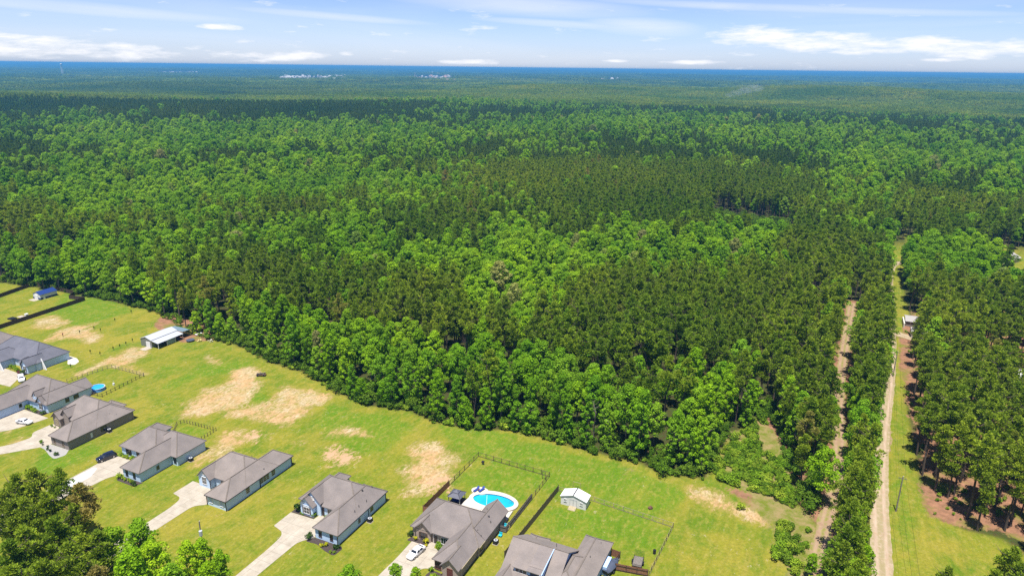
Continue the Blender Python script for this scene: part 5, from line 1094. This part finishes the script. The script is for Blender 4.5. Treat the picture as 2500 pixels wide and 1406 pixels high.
for (px, py, h_, kd) in sorted(FG):
    x, y = at(px, py, h_)
    side = 'in the lower left corner' if px < 260 else 'beside the lower left pines' if px < 420 else 'around the transformer pole' if px < 700 else 'below the white sedan' if px < 1500 else 'at the near end of the lane strip' if px < 2200 else 'in the bottom right corner'
    fgc[(side, kd)] = fgc.get((side, kd), 0) + 1; o_ = ['first','second','third','fourth','fifth','sixth','seventh','eighth','ninth','tenth','eleventh','twelfth','thirteenth','fourteenth','fifteenth','sixteenth','seventeenth','eighteenth'][fgc[(side, kd)]-1]
    place_tree('r' if kd == 'p' else kd, x, y, f'{o_} {"dark pine" if kd == "p" else "leafy tree"} from the left {side}', 'tree', f'roadside trees {side}', h_/18.5 if kd == 'p' else h_/16.5)
# nearest trees are individuals, the rest of the wood is one mass per kind
def region(x, y, e):
    if x > 27: return 'pine wood right of the lane' if y > 215 else 'near corner of the pine wood'
    if x > 13 and y < 345: return 'strip between track and lane'
    if x > -4 and y < 260: return 'wooded strip left of dirt track'
    if x < -255: return 'edge behind the blue roofed shed'
    if x < -195: return 'edge behind the metal barn'
    if x < -140: return 'edge behind the rusty cart'
    if x < -95: return 'edge behind the bare soil'
    if x < -50: return 'edge behind the pool yard'
    return 'edge behind the white shed'
order = np.argsort(D); cntp = cntb = 0; solo = np.zeros(len(X), bool); FGP = sum(1 for f in FG if f[3] == 'p'); FGB = len(FG)-FGP
vis = in_view(X, Y, 12, 10, 10)
solo_list = []
for i in order:
    if not vis[i]: continue
    if isb[i] and cntb < 300-FGB: cntb += 1; solo[i] = True; solo_list.append(i)
    elif not isb[i] and cntp < 300-FGP: cntp += 1; solo[i] = True; solo_list.append(i)
    if cntb >= 300-FGB and cntp >= 300-FGP: break
ORD = ['first','second','third','fourth','fifth','sixth','seventh','eighth','ninth','tenth','eleventh','twelfth','thirteenth','fourteenth','fifteenth','sixteenth','seventeenth','eighteenth','nineteenth','twentieth']
ORD += ['twenty-' + o_ for o_ in ORD[:9]] + ['thirtieth'] + ['thirty-' + o_ for o_ in ORD[:9]] + ['fortieth']
PX_, PY_, _ = proj(X, Y, np.full(X.shape, 8.0)); rows = {}
for i in solo_list: rows.setdefault((region(float(X[i]), float(Y[i]), 0), bool(isb[i]), bool(near_edge[i])), []).append(i)
for (rg, b_, ne_), lst_ in rows.items():
    lane = 'lane' in rg or 'track' in rg
    lst_.sort(key=lambda i: -PY_[i] if lane else PX_[i]); what = 'leafy tree' if b_ else 'pine'; n_ = len(lst_)
    for j, i in enumerate(lst_):
        sc_ = random.uniform(.80,1.14)*(.9 if b_ else 1); kd = ('e' if ne_ and X[i] < 0 else 'b') if b_ else 'p'
        if ne_ and j < len(ORD): lab = f'{ORD[j]} {what} from the {"near end" if lane else "left"}, outer row, {rg}'
        else:
            part_ = (('near' if lane else 'left') if j < n_/3 else 'middle' if j < 2*n_/3 else ('far' if lane else 'right'))
            lab = f'{"tall" if sc_ > 1.03 else "short" if sc_ < .9 else "middling"} {what} within the {part_} part, {rg}'
        place_tree(kd, float(X[i]), float(Y[i]), lab, 'tree', ('leafy trees, ' if b_ else 'pines, ') + rg, sc_)

def proto_obj(name, me): return bpy.data.objects.new(name, me)
def joined(trunk, crown, name):
    V1 = np.empty(len(trunk.vertices)*3, np.float32); trunk.vertices.foreach_get('co', V1)
    bm = bmesh.new(); bm.from_mesh(trunk); n0 = len(bm.faces); bm.from_mesh(crown)
    bm.faces.ensure_lookup_table()
    for i, f in enumerate(bm.faces): f.material_index = 0 if i < n0 else 1
    me = bpy.data.meshes.new(name); bm.to_mesh(me); bm.free(); me.materials.append(trunk.materials[0]); me.materials.append(crown.materials[0]); return me
def scatter(name, protos, P, S, label, cat, base_z=None):
    """one object that carries a mass: its points take the given meshes in turn, turned and scaled"""
    n = len(P); me = bpy.data.meshes.new(name); me.vertices.add(n); me.vertices.foreach_set('co', P.astype(np.float32).ravel())
    a = me.attributes.new('idx', 'INT', 'POINT'); a.data.foreach_set('value', rng.integers(0, len(protos), n).astype(np.int32))
    a = me.attributes.new('rot', 'FLOAT_VECTOR', 'POINT'); rv = np.zeros((n,3), np.float32); rv[:,2] = rng.uniform(0, 6.28, n); a.data.foreach_set('vector', rv.ravel())
    a = me.attributes.new('scl', 'FLOAT_VECTOR', 'POINT'); a.data.foreach_set('vector', S.astype(np.float32).ravel())
    o = bpy.data.objects.new(name, me); C.objects.link(o); tag(o, label, cat, kind='stuff')
    gt = bpy.data.node_groups.new(name, 'GeometryNodeTree'); gt.interface.new_socket('Geometry', in_out='INPUT', socket_type='NodeSocketGeometry'); gt.interface.new_socket('Geometry', in_out='OUTPUT', socket_type='NodeSocketGeometry')
    gi = gt.nodes.new('NodeGroupInput'); go = gt.nodes.new('NodeGroupOutput'); ip = gt.nodes.new('GeometryNodeInstanceOnPoints'); jn = gt.nodes.new('GeometryNodeJoinGeometry')
    for m_ in protos:
        oi = gt.nodes.new('GeometryNodeObjectInfo'); oi.inputs['Object'].default_value = proto_obj(m_.name, m_); oi.inputs['As Instance'].default_value = True; gt.links.new(oi.outputs['Geometry'], jn.inputs[0])
    def na(n_, t_): q_ = gt.nodes.new('GeometryNodeInputNamedAttribute'); q_.data_type = t_; q_.inputs['Name'].default_value = n_; return q_.outputs['Attribute']
    gt.links.new(gi.outputs[0], ip.inputs['Points']); gt.links.new(jn.outputs[0], ip.inputs['Instance']); ip.inputs['Pick Instance'].default_value = True
    gt.links.new(na('idx','INT'), ip.inputs['Instance Index']); gt.links.new(na('rot','FLOAT_VECTOR'), ip.inputs['Rotation']); gt.links.new(na('scl','FLOAT_VECTOR'), ip.inputs['Scale'])
    gt.links.new(ip.outputs[0], go.inputs[0]); md = o.modifiers.new('scatter', 'NODES'); md.node_group = gt; return o
def scl(n, lo, hi, wv=.12):
    s_ = rng.uniform(lo, hi, n); x_ = s_*rng.uniform(1-wv, 1+wv, n); return np.stack([x_, x_, s_], 1)
rest = ~solo
kp = rest & ~isb; kb = rest & isb & ~(near_edge & (X < 0)); ke = rest & isb & near_edge & (X < 0)
P3 = lambda k_: np.stack([X[k_], Y[k_], hills(X[k_], Y[k_])], 1)
def tinted(me, mat): c_ = me.copy(); c_.materials.clear(); c_.materials.append(mat); return c_
far_ = D > 640 + 120*(vnoise(X, Y, 90, 41)-.5)*2
k1, k2 = kp & ~far_, kp & far_
scatter('pine_forest', [joined(a, b_, 'pine') for a, b_, _ in PINE], P3(k1), scl(k1.sum(), .76, 1.12), 'dark green pines massed across the forest', 'forest')
scatter('pine_plantation', [joined(a, tinted(b_, M['plantation_needles']), 'pine') for a, b_, _ in PINE], P3(k2), scl(k2.sum(), .70, 1.05), 'darker blue green pine plantations beyond the nearer forest', 'forest')
kbe = kb | ke; Sb = scl(kbe.sum(), .68, 1.28, .2); Sb *= np.where((D[kbe] > 600) & (rng.uniform(size=kbe.sum()) < .35), 1.35, 1.0)[:,None]*np.array([1,1,.9])
scatter('broadleaf_forest', [joined(a, b_, 'broadleaf') for a, b_, _ in BROAD], P3(kbe), Sb, 'bright green leafy trees massed across the forest', 'forest')
# far woods
clear_far = [(745,193,75,5),(1060,192,60,5),(430,178,60,3),(1490,197,30,3),(560,238,60,3),(650,228,45,2)]
def far_pts(s_, d0, d1):
    a = np.arange(-d1, d1, s_); Xf, Yf = np.meshgrid(a, a[a > -500]); Xf = (Xf + rng.uniform(-.3,.3,Xf.shape)*s_).ravel(); Yf = (Yf + rng.uniform(-.3,.3,Yf.shape)*s_).ravel()
    Df = np.hypot(Xf, Yf); kk = (Df >= d0) & (Df < d1) & in_view(Xf, Yf, 10, 60); Xf, Yf = Xf[kk], Yf[kk]; Zf = hills(Xf, Yf)
    px, py, _ = proj(Xf, Yf, Zf); kk = np.ones(len(Xf), bool)
    for cx, cy, rx, ry in clear_far: kk &= (((px-cx)/rx)**2 + ((py-cy)/ry)**2) > 1
    return Xf[kk], Yf[kk], Zf[kk]
PP = [patch(300+i, 'pine') for i in range(3)]; PBr = [patch(320+i, 'broad') for i in range(3)]
for (s_, d0, d1, sc_) in ((24, 1742, 3200, 1.0), (60, 3190, 9000, 2.4), (150, 8990, 26000, 5.0)):
    Xf, Yf, Zf = far_pts(s_, d0, d1)
    v = (broad_prob(Xf, Yf)-.4)*1.7 + .42 + (vnoise(Xf, Yf, 260, 31)-.5)*1.2 + (vnoise(Xf, Yf, 900, 32)-.5)*1.4 + .1
    fb = (v + rng.uniform(-.22,.22,len(Xf))) > .5
    zs = {1.0: 1.0, 2.4: 1.15, 5.0: 1.5}[sc_]
    tagd = {1.0: 'middle distance', 2.4: 'far distance', 5.0: 'horizon'}[sc_]
    for kk, protos, nm in ((~fb, PP, 'pine'), (fb, PBr, 'leafy')):
        S = np.stack([np.full(kk.sum(), sc_*1.08)]*2 + [np.full(kk.sum(), zs)], 1)*rng.uniform(.92,1.08,(kk.sum(),1))
        scatter('far_%s_woods' % nm, protos, np.stack([Xf[kk], Yf[kk], Zf[kk]-(2 if sc_ > 1 else 0)], 1), S, f'{nm} woods of the {tagd}', 'forest')

# ------------------------------------------------------------------ undergrowth
ex = []
for i in range(3, len(edge)-1):
    a, b_ = Vector(edge[i]), Vector(edge[i+1]); n = int((b_-a).length/1.7)
    for k_ in range(n): q_ = a.lerp(b_, (k_+random.random())/n); ex.append((q_.x+random.uniform(-1,1), q_.y+random.uniform(-1.2,1.8)))
def shrub(x, y, me, s_, label, group, name='shrub', cat='shrub', z=0.0):
    o = bpy.data.objects.new(name, me); C.objects.link(o); o.location = (x, y, z); o.rotation_euler = (0,0,random.uniform(0,6.28)); o.scale = (s_, s_, s_*random.uniform(.85,1.15)); return tag(o, label, cat, group)
for (x, y) in ex:
    rg = region(x, y, True); shrub(x, y, random.choice(UNDER+WILD[:1]), random.uniform(.35,1.2), 'wild green bush along the forest ' + rg, 'bushes of the ' + rg, 'bush', 'bush')
sc_px = [(1720,1160),(1790,1075),(1860,1015),(1905,1075),(1925,1160),(1945,1250),(1890,1215),(1800,1190)]
scp = [at(*q_) for q_ in sc_px]; bare = [at(*q_) for q_ in ((1845,1030),(1905,1050),(1915,1130),(1880,1105),(1845,1070))]; xs = rng.uniform(-24,14,20000); ys = rng.uniform(96,214,20000)
kk = inside(scp, xs, ys) & (vnoise(xs,ys,3.5,7)*.6+vnoise(xs,ys,11,17)*.4 > .33) | (inside([(-1,151),(8,153),(13,140),(15,100),(4,100),(1,128),(-1,140)], xs, ys) & (vnoise(xs,ys,4,8) > .42))
kk &= ~inside(TRACK_OPEN, xs, ys) & ~inside(bare, xs, ys); xs, ys = xs[kk][:5200], ys[kk][:5200]
scatter('scrub', WILD + UNDER[:3], np.stack([xs, ys, xs*0], 1), np.clip(scl(len(xs), .12, .40, .25)*rng.choice([1,1,1,1.5,2.2],(len(xs),1)), 0, .9), 'low green scrub filling the clearing at the forest corner', 'scrub')
g_ = rng.uniform(0, 1, 40000); xs = rng.uniform(-360, 30, 40000); ys = rng.uniform(150, 260, 40000); ok = ~no_trees(xs, ys); ne = np.zeros(xs.shape, bool)
for a in np.linspace(0, 2*math.pi, 8, endpoint=False):
    for r_ in (4, 9): ne |= inside(OPEN, xs + r_*np.cos(a), ys + r_*np.sin(a))
kk = ok & ne & (g_ < .42) & ~inside(BARN_YARD, xs, ys); xs, ys = xs[kk], ys[kk]
x2, y2 = rng.uniform(-110,-10,6000), rng.uniform(380,600,6000); k2 = inside(DARK_GAP, x2, y2); xs, ys = np.concatenate([xs, x2[k2]]), np.concatenate([ys, y2[k2]])
scatter('forest_undergrowth', UNDER, np.stack([xs, ys, xs*0], 1), scl(len(xs), .25, 1.25, .3), 'tangled green undergrowth between the outer trunks of the forest', 'undergrowth')
x, y = at(1809, 1243); shrub(x, y, WILD[1], .8, 'single dark round bush on the bare strip of soil', None, 'bush', 'bush')
xs = rng.uniform(30,140,5000); ys = rng.uniform(140,420,5000); kk = inside(LITTER[0], xs, ys) & (vnoise(xs,ys,9,12) > .6)
scatter('pine_understorey', WILD, np.stack([xs[kk], ys[kk], xs[kk]*0], 1), scl(kk.sum(), .2, .5, .2), 'sparse low growth under the pines right of the lane', 'undergrowth')

# garden plants
GS = {n: [shrub_mesh(400+i, .55, .8, n, .2, 160) for i in range(2)] for n in ('shrub_leaves','dark_shrub','yellow_shrub','flower_shrub')}
def garden(pts, mat, label, s_=(.8,1.2), group=None):
    for (x, y) in pts: shrub(x, y, random.choice(GS[mat]), random.uniform(*s_), label, group, 'garden_shrub')
def bed(name, pts, mat='mulch', label=None, z=.04):
    mb = MB(); mb.prism(smooth_poly(pts, .8), -.1, z); tag(mb.build(name, M[mat]), kind='structure')
bed('mulch_bed', [(-105,105.7,0),(-98.6,105.9,0),(-98.6,107.6,0),(-103.5,107.6,0),(-105,107.4,0)]); bed('mulch_bed', [(-94.6,100.7,0),(-95,98.8),(-92,99.2),(-89.4,98.2),(-86.2,97.6),(-85.9,100.4),(-87,101,0)]); bed('mulch_bed', [(-96.1,106,0),(-94,106,0),(-94.2,108,0),(-96.1,108,0)])
bed('gravel_bed', [(-189,100.8,0),(-188.5,98.8),(-184,98.4),(-180,97),(-177,96.4),(-176.2,99),(-178,101,0)], 'white_gravel'); bed('mulch_bed', [(-74.6,110.3,0),(-75.2,108.8),(-70,109.1,0),(-69.9,110.6,0)]); bed('mulch_bed', [(-154,98.8,0),(-153.8,96.9),(-147.2,96.8),(-146.4,98.9,0)])
bed('mulch_bed', [(-241,126.8,0),(-241.4,124.4),(-237,124.6),(-236.6,126.8,0)]); bed('mulch_bed', [(-212.6,111.6,0),(-211.6,110.4),(-204,110),(-203.4,112,0)]); bed('mulch_bed', [(-65,103,0),(-65.5,100.6),(-59,100),(-58,102.5,0)])
garden([(-104.0,106.8)], 'dark_shrub', 'tall dark conical evergreen at the front gable of the twin gable house', (2.2,2.2)); garden([(-102.6,106.2),(-101.8,106.0)], 'shrub_leaves', 'tiny round shrub in the mulch bed under the twin front gables', (.5,.7), 'tiny shrubs under the twin gables')
garden([(-98.9,106.6)], 'shrub_leaves', 'bushy green shrub left of the entry path of the twin gable house', (1.3,1.3)); garden([(-95.6,107.2)], 'shrub_leaves', 'bushy green shrub right of the entry path of the twin gable house', (1.4,1.4)); garden([(-94.9,99.8)], 'dark_shrub', 'round dark shrub at the left end of the front mulch bed', (1.7,1.7))
garden([(-90.5,99.0),(-89.6,99.4)], 'yellow_shrub', 'pale striped plant in the front mulch bed of the twin gable house', (.9,1.1), 'pale striped plants in the mulch bed'); garden([(-86.9,99.6)], 'dark_shrub', 'spreading dark plant at the corner of the twin gable house', (1.6,1.6)); garden([(-86.5,98.4),(-87.3,98.1)], 'shrub_leaves', 'low plant at the tip of the front mulch bed', (.8,1.0), 'low plants at the tip of the mulch bed')
garden([(-153.6,98.0)], 'shrub_leaves', 'large loose shrub at the left front corner of the house with dark shutters', (1.7,1.7)); garden([(-152.4,97.8),(-151.2,97.7),(-150,97.7),(-148.8,97.6)], 'shrub_leaves', 'low shrub in the row under the windows of the house with dark shutters', (.8,1.2), 'low shrubs under the dark shuttered windows'); garden([(-147.3,97.3)], 'dark_shrub', 'round dark shrub at the right front corner of the house with dark shutters', (1.5,1.5))
garden([(-162.6,105.2),(-161.4,105.1),(-160,105.1),(-158.8,105.2),(-157.6,105.2)], 'shrub_leaves', 'low hedge shrub along the entry of the house with dark shutters', (1.0,1.3), 'hedge shrubs along the entry')
garden([(-186.6,99.6),(-184.5,99.4),(-183.0,98.6),(-181.6,98.2)], 'dark_shrub', 'small dark shrub on the white gravel bed', (.5,.9), 'small shrubs on the white gravel bed'); garden([(-188,100.2)], 'shrub_leaves', 'round green shrub at the left end of the white gravel bed', (1.2,1.2)); garden([(-178.4,98.0)], 'dark_shrub', 'round dark shrub at the right end of the white gravel bed', (1.3,1.3))
garden([(-194.6,107.3),(-193,107.1),(-191.5,107.6)], 'shrub_leaves', 'small green shrub by the front gable of the grey brown brick house', (.6,.9), 'small shrubs by the brick front gable')
garden([(-211.8,111.2),(-210.8,111.0),(-209.8,111.2),(-208.4,110.8),(-207.2,110.6)], 'shrub_leaves', 'yellow green shrub in front of the white house with the cream wing', (1.0,1.6), 'yellow green shrubs by the white house'); garden([(-204.4,110.8)], 'dark_shrub', 'dark shrub at the front corner of the white house with the cream wing', (1.6,1.6))
garden([(-214.2,103.4),(-214.8,101.6)], 'flower_shrub', 'dark red shrub beside the cream wing', (1.2,1.5), 'dark red shrubs by the cream wing'); garden([(-237.6,125.6)], 'dark_shrub', 'tall dark cone shrub at the corner of the slate-blue roofed house', (2.1,2.1))
garden([(-246.5,126.6),(-245.2,127.2),(-243.9,126.6),(-242.6,126.4)], 'shrub_leaves', 'green shrub at the entry of the slate-blue roofed house', (1.2,1.7), 'shrubs at the entry of the slate-blue roofed house'); garden([(-240.2,125.6),(-239.2,125.2)], 'flower_shrub', 'brownish low shrub before the front gable of the slate-blue roofed house', (1.0,1.2), 'brownish shrubs before the front gable')
garden([(-73.4,109.7)], 'yellow_shrub', 'small yellow shrub under the front gable of the tan brick house', (1.1,1.1)); garden([(-70.6,109.7)], 'yellow_shrub', 'larger bright yellow shrub right of the tan front gable', (1.5,1.5)); garden([(-70.1,108.8)], 'yellow_shrub', 'small yellow shrub at the driveway corner of the tan brick house', (.8,.8)); garden([(-74.9,110.3)], 'dark_shrub', 'dark shrub left of the tan front gable', (1.6,1.6))
garden([(-67.6,109.8),(-66.8,109.3),(-65.9,109.6)], 'shrub_leaves', 'green shrub by the entry walk of the tan brick house', (1.3,1.7), 'shrubs by the entry walk of the tan brick house'); garden([(-64.9,102.4),(-63.6,101.2),(-62.2,100.8)], 'shrub_leaves', 'green shrub by the red shuttered windows', (1.1,1.5), 'shrubs by the red shuttered windows')
sap = [(154,822,'brown'),(246,810,'green'),(230,805,'green'),(324,835,'green'),(308,843,'green'),(293,849,'green'),(277,855,'green'),(245,868,'green'),(221,863,'green'),(281,785,'green'),(173,898,'green'),(321,765,'green'),(1270,1355,'green'),(195,815,'green')]
for k_, (px, py, c_) in enumerate(sap):
    x, y = at(px, py); e = empty('sapling', (x,y,0), 0, ('young brown-leaved sapling on the bare soil patch' if c_ == 'brown' else 'young green sapling planted on the open lawn left of the barn'), 'sapling', 'saplings on the open lawn')
    b = MB(); b.tube([(0,0,0),(0,0,1.6)], .05, 6); b.build('trunk', M['bark'], e); o = bpy.data.objects.new('crown', GS['flower_shrub' if c_ == 'brown' else 'dark_shrub'][0]); C.objects.link(o); o.parent = e; o.location = (0,0,.4); o.scale = (.4,.4,1.3)
# dead and bare trees at the edge
for px, py, h_ in ((1448,1075,12),(660,880,11),(385,690,14),(1287,1052,9)):
    x, y = at(px, py); tm = trunk_mesh('bare_trunk', h_, .18, M['bark_grey'], 16, px); o = bpy.data.objects.new('dead_tree', tm); C.objects.link(o); o.location = (x,y,0)
    tag(o, {1448:'bare grey dead tree standing in front of the forest edge behind the white shed',660:'bare grey tree at the forest edge behind the rusty cart',385:'tall bare snag behind the corner of the dark fence',1287:'thin bare snag at the forest edge behind the pool yard'}[px], 'tree')

# ------------------------------------------------------------------ far settlements and the water tower
def ground_at(px, py):
    """point of the rolling ground seen at a pixel"""
    z = 0.0
    for _ in range(12):
        x, y = at(px, py, z); z = float(hills(np.array([x]), np.array([y]))[0])
    return x, y, z
cnt = 0
for (x0, x1, y0, y1, n, rf, lab) in ((685,850,187,199,64,'far_roof','pale roofed house of the distant estate left of centre'),(1000,1115,185,199,54,'salmon_roof','reddish roofed house of the distant estate at centre'),(375,480,175,180,18,'far_roof','pale building of the distant village at left'),(1470,1510,195,201,10,'far_roof','pale building far off right of centre'),(1360,1420,188,192,8,'far_roof','tiny pale building near the horizon')):
    for i in range(n):
        px, py = random.uniform(x0, x1), random.uniform(y0, y1); x, y, z = ground_at(px, py)
        if math.hypot(x, y) > 9000: k_ = 9000/math.hypot(x, y); x *= k_; y *= k_; z = float(hills(np.array([x]), np.array([y]))[0])
        small_house(x, y, random.uniform(0,3.1), random.uniform(18,30), random.uniform(12,18), random.uniform(11,14), random.uniform(18,22), 'pale_wall', rf if random.random() < .6 else 'far_roof', lab, 'distant_house', 'house', lab.replace('house of','houses of').replace('building','buildings'), parts=False, z=z)
x, y, z = ground_at(152, 176); k_ = 7200/math.hypot(x, y); x *= k_; y *= k_; z = float(hills(np.array([x]), np.array([y]))[0])
wt = empty('water_tower', (x, y, z), 0, 'pale water tower on the horizon at far left', 'water tower'); top = 88 - z
b = MB(); b.tube([(0,0,top-9),(0,0,top-7),(0,0,top-2),(0,0,top),(0,0,top+1.5)], [3,8,9,7,1], 16); b.build('tank', M['white_trim'], wt)
for k_ in range(6): b = MB(); a = k_*math.pi/3; b.bar((8*math.cos(a)*1.2,8*math.sin(a)*1.2,-5),(7*math.cos(a),7*math.sin(a),top-5),1.1); b.build('leg', M['white_trim'], wt)
b = MB(); b.tube([(0,0,-5),(0,0,top-8)], 1.3, 10); b.build('riser', M['white_trim'], wt)

bm = bmesh.new()
for k_, (px, py, hh, rr) in enumerate(((1780,250,22,12),(1796,250,30,15),(1816,250,37,19),(1840,250,44,20))):
    x, y = at(px, py); bmesh.ops.create_icosphere(bm, subdivisions=2, radius=rr, matrix=Matrix.Translation((x, y, hh)) @ Matrix.Diagonal((1.5,1.5,.6,1)))
me_ = bpy.data.meshes.new('smoke'); bm.to_mesh(me_); bm.free(); sm = bpy.data.objects.new('smoke', me_); C.objects.link(sm); tag(sm, 'thin pale smoke wisp rising from the distant woods', 'smoke', kind='stuff')
m = bpy.data.materials.new('smoke'); m.use_nodes = True; t = m.node_tree; t.nodes.clear(); o = N(t, 'ShaderNodeOutputMaterial'); v = N(t, 'ShaderNodeVolumePrincipled', ins={'Color': (.8,.86,.95,1), 'Density': .004}); t.links.new(v.outputs[0], o.inputs['Volume']); me_.materials.append(m)

# ------------------------------------------------------------------ the air: one closed box of haze
b = MB(); b.box(-30000,20000,-2500,30000,-45,104); hz = b.build('haze', bpy.data.materials.new('haze')); tag(hz, kind='stuff')
m = hz.data.materials[0]; m.use_nodes = True; t = m.node_tree; t.nodes.clear(); o = N(t, 'ShaderNodeOutputMaterial')
v = N(t, 'ShaderNodeVolumePrincipled', ins={'Color': (.13,.47,.86,1), 'Density': .00012, 'Anisotropy': .2}); t.links.new(v.outputs[0], o.inputs['Volume'])
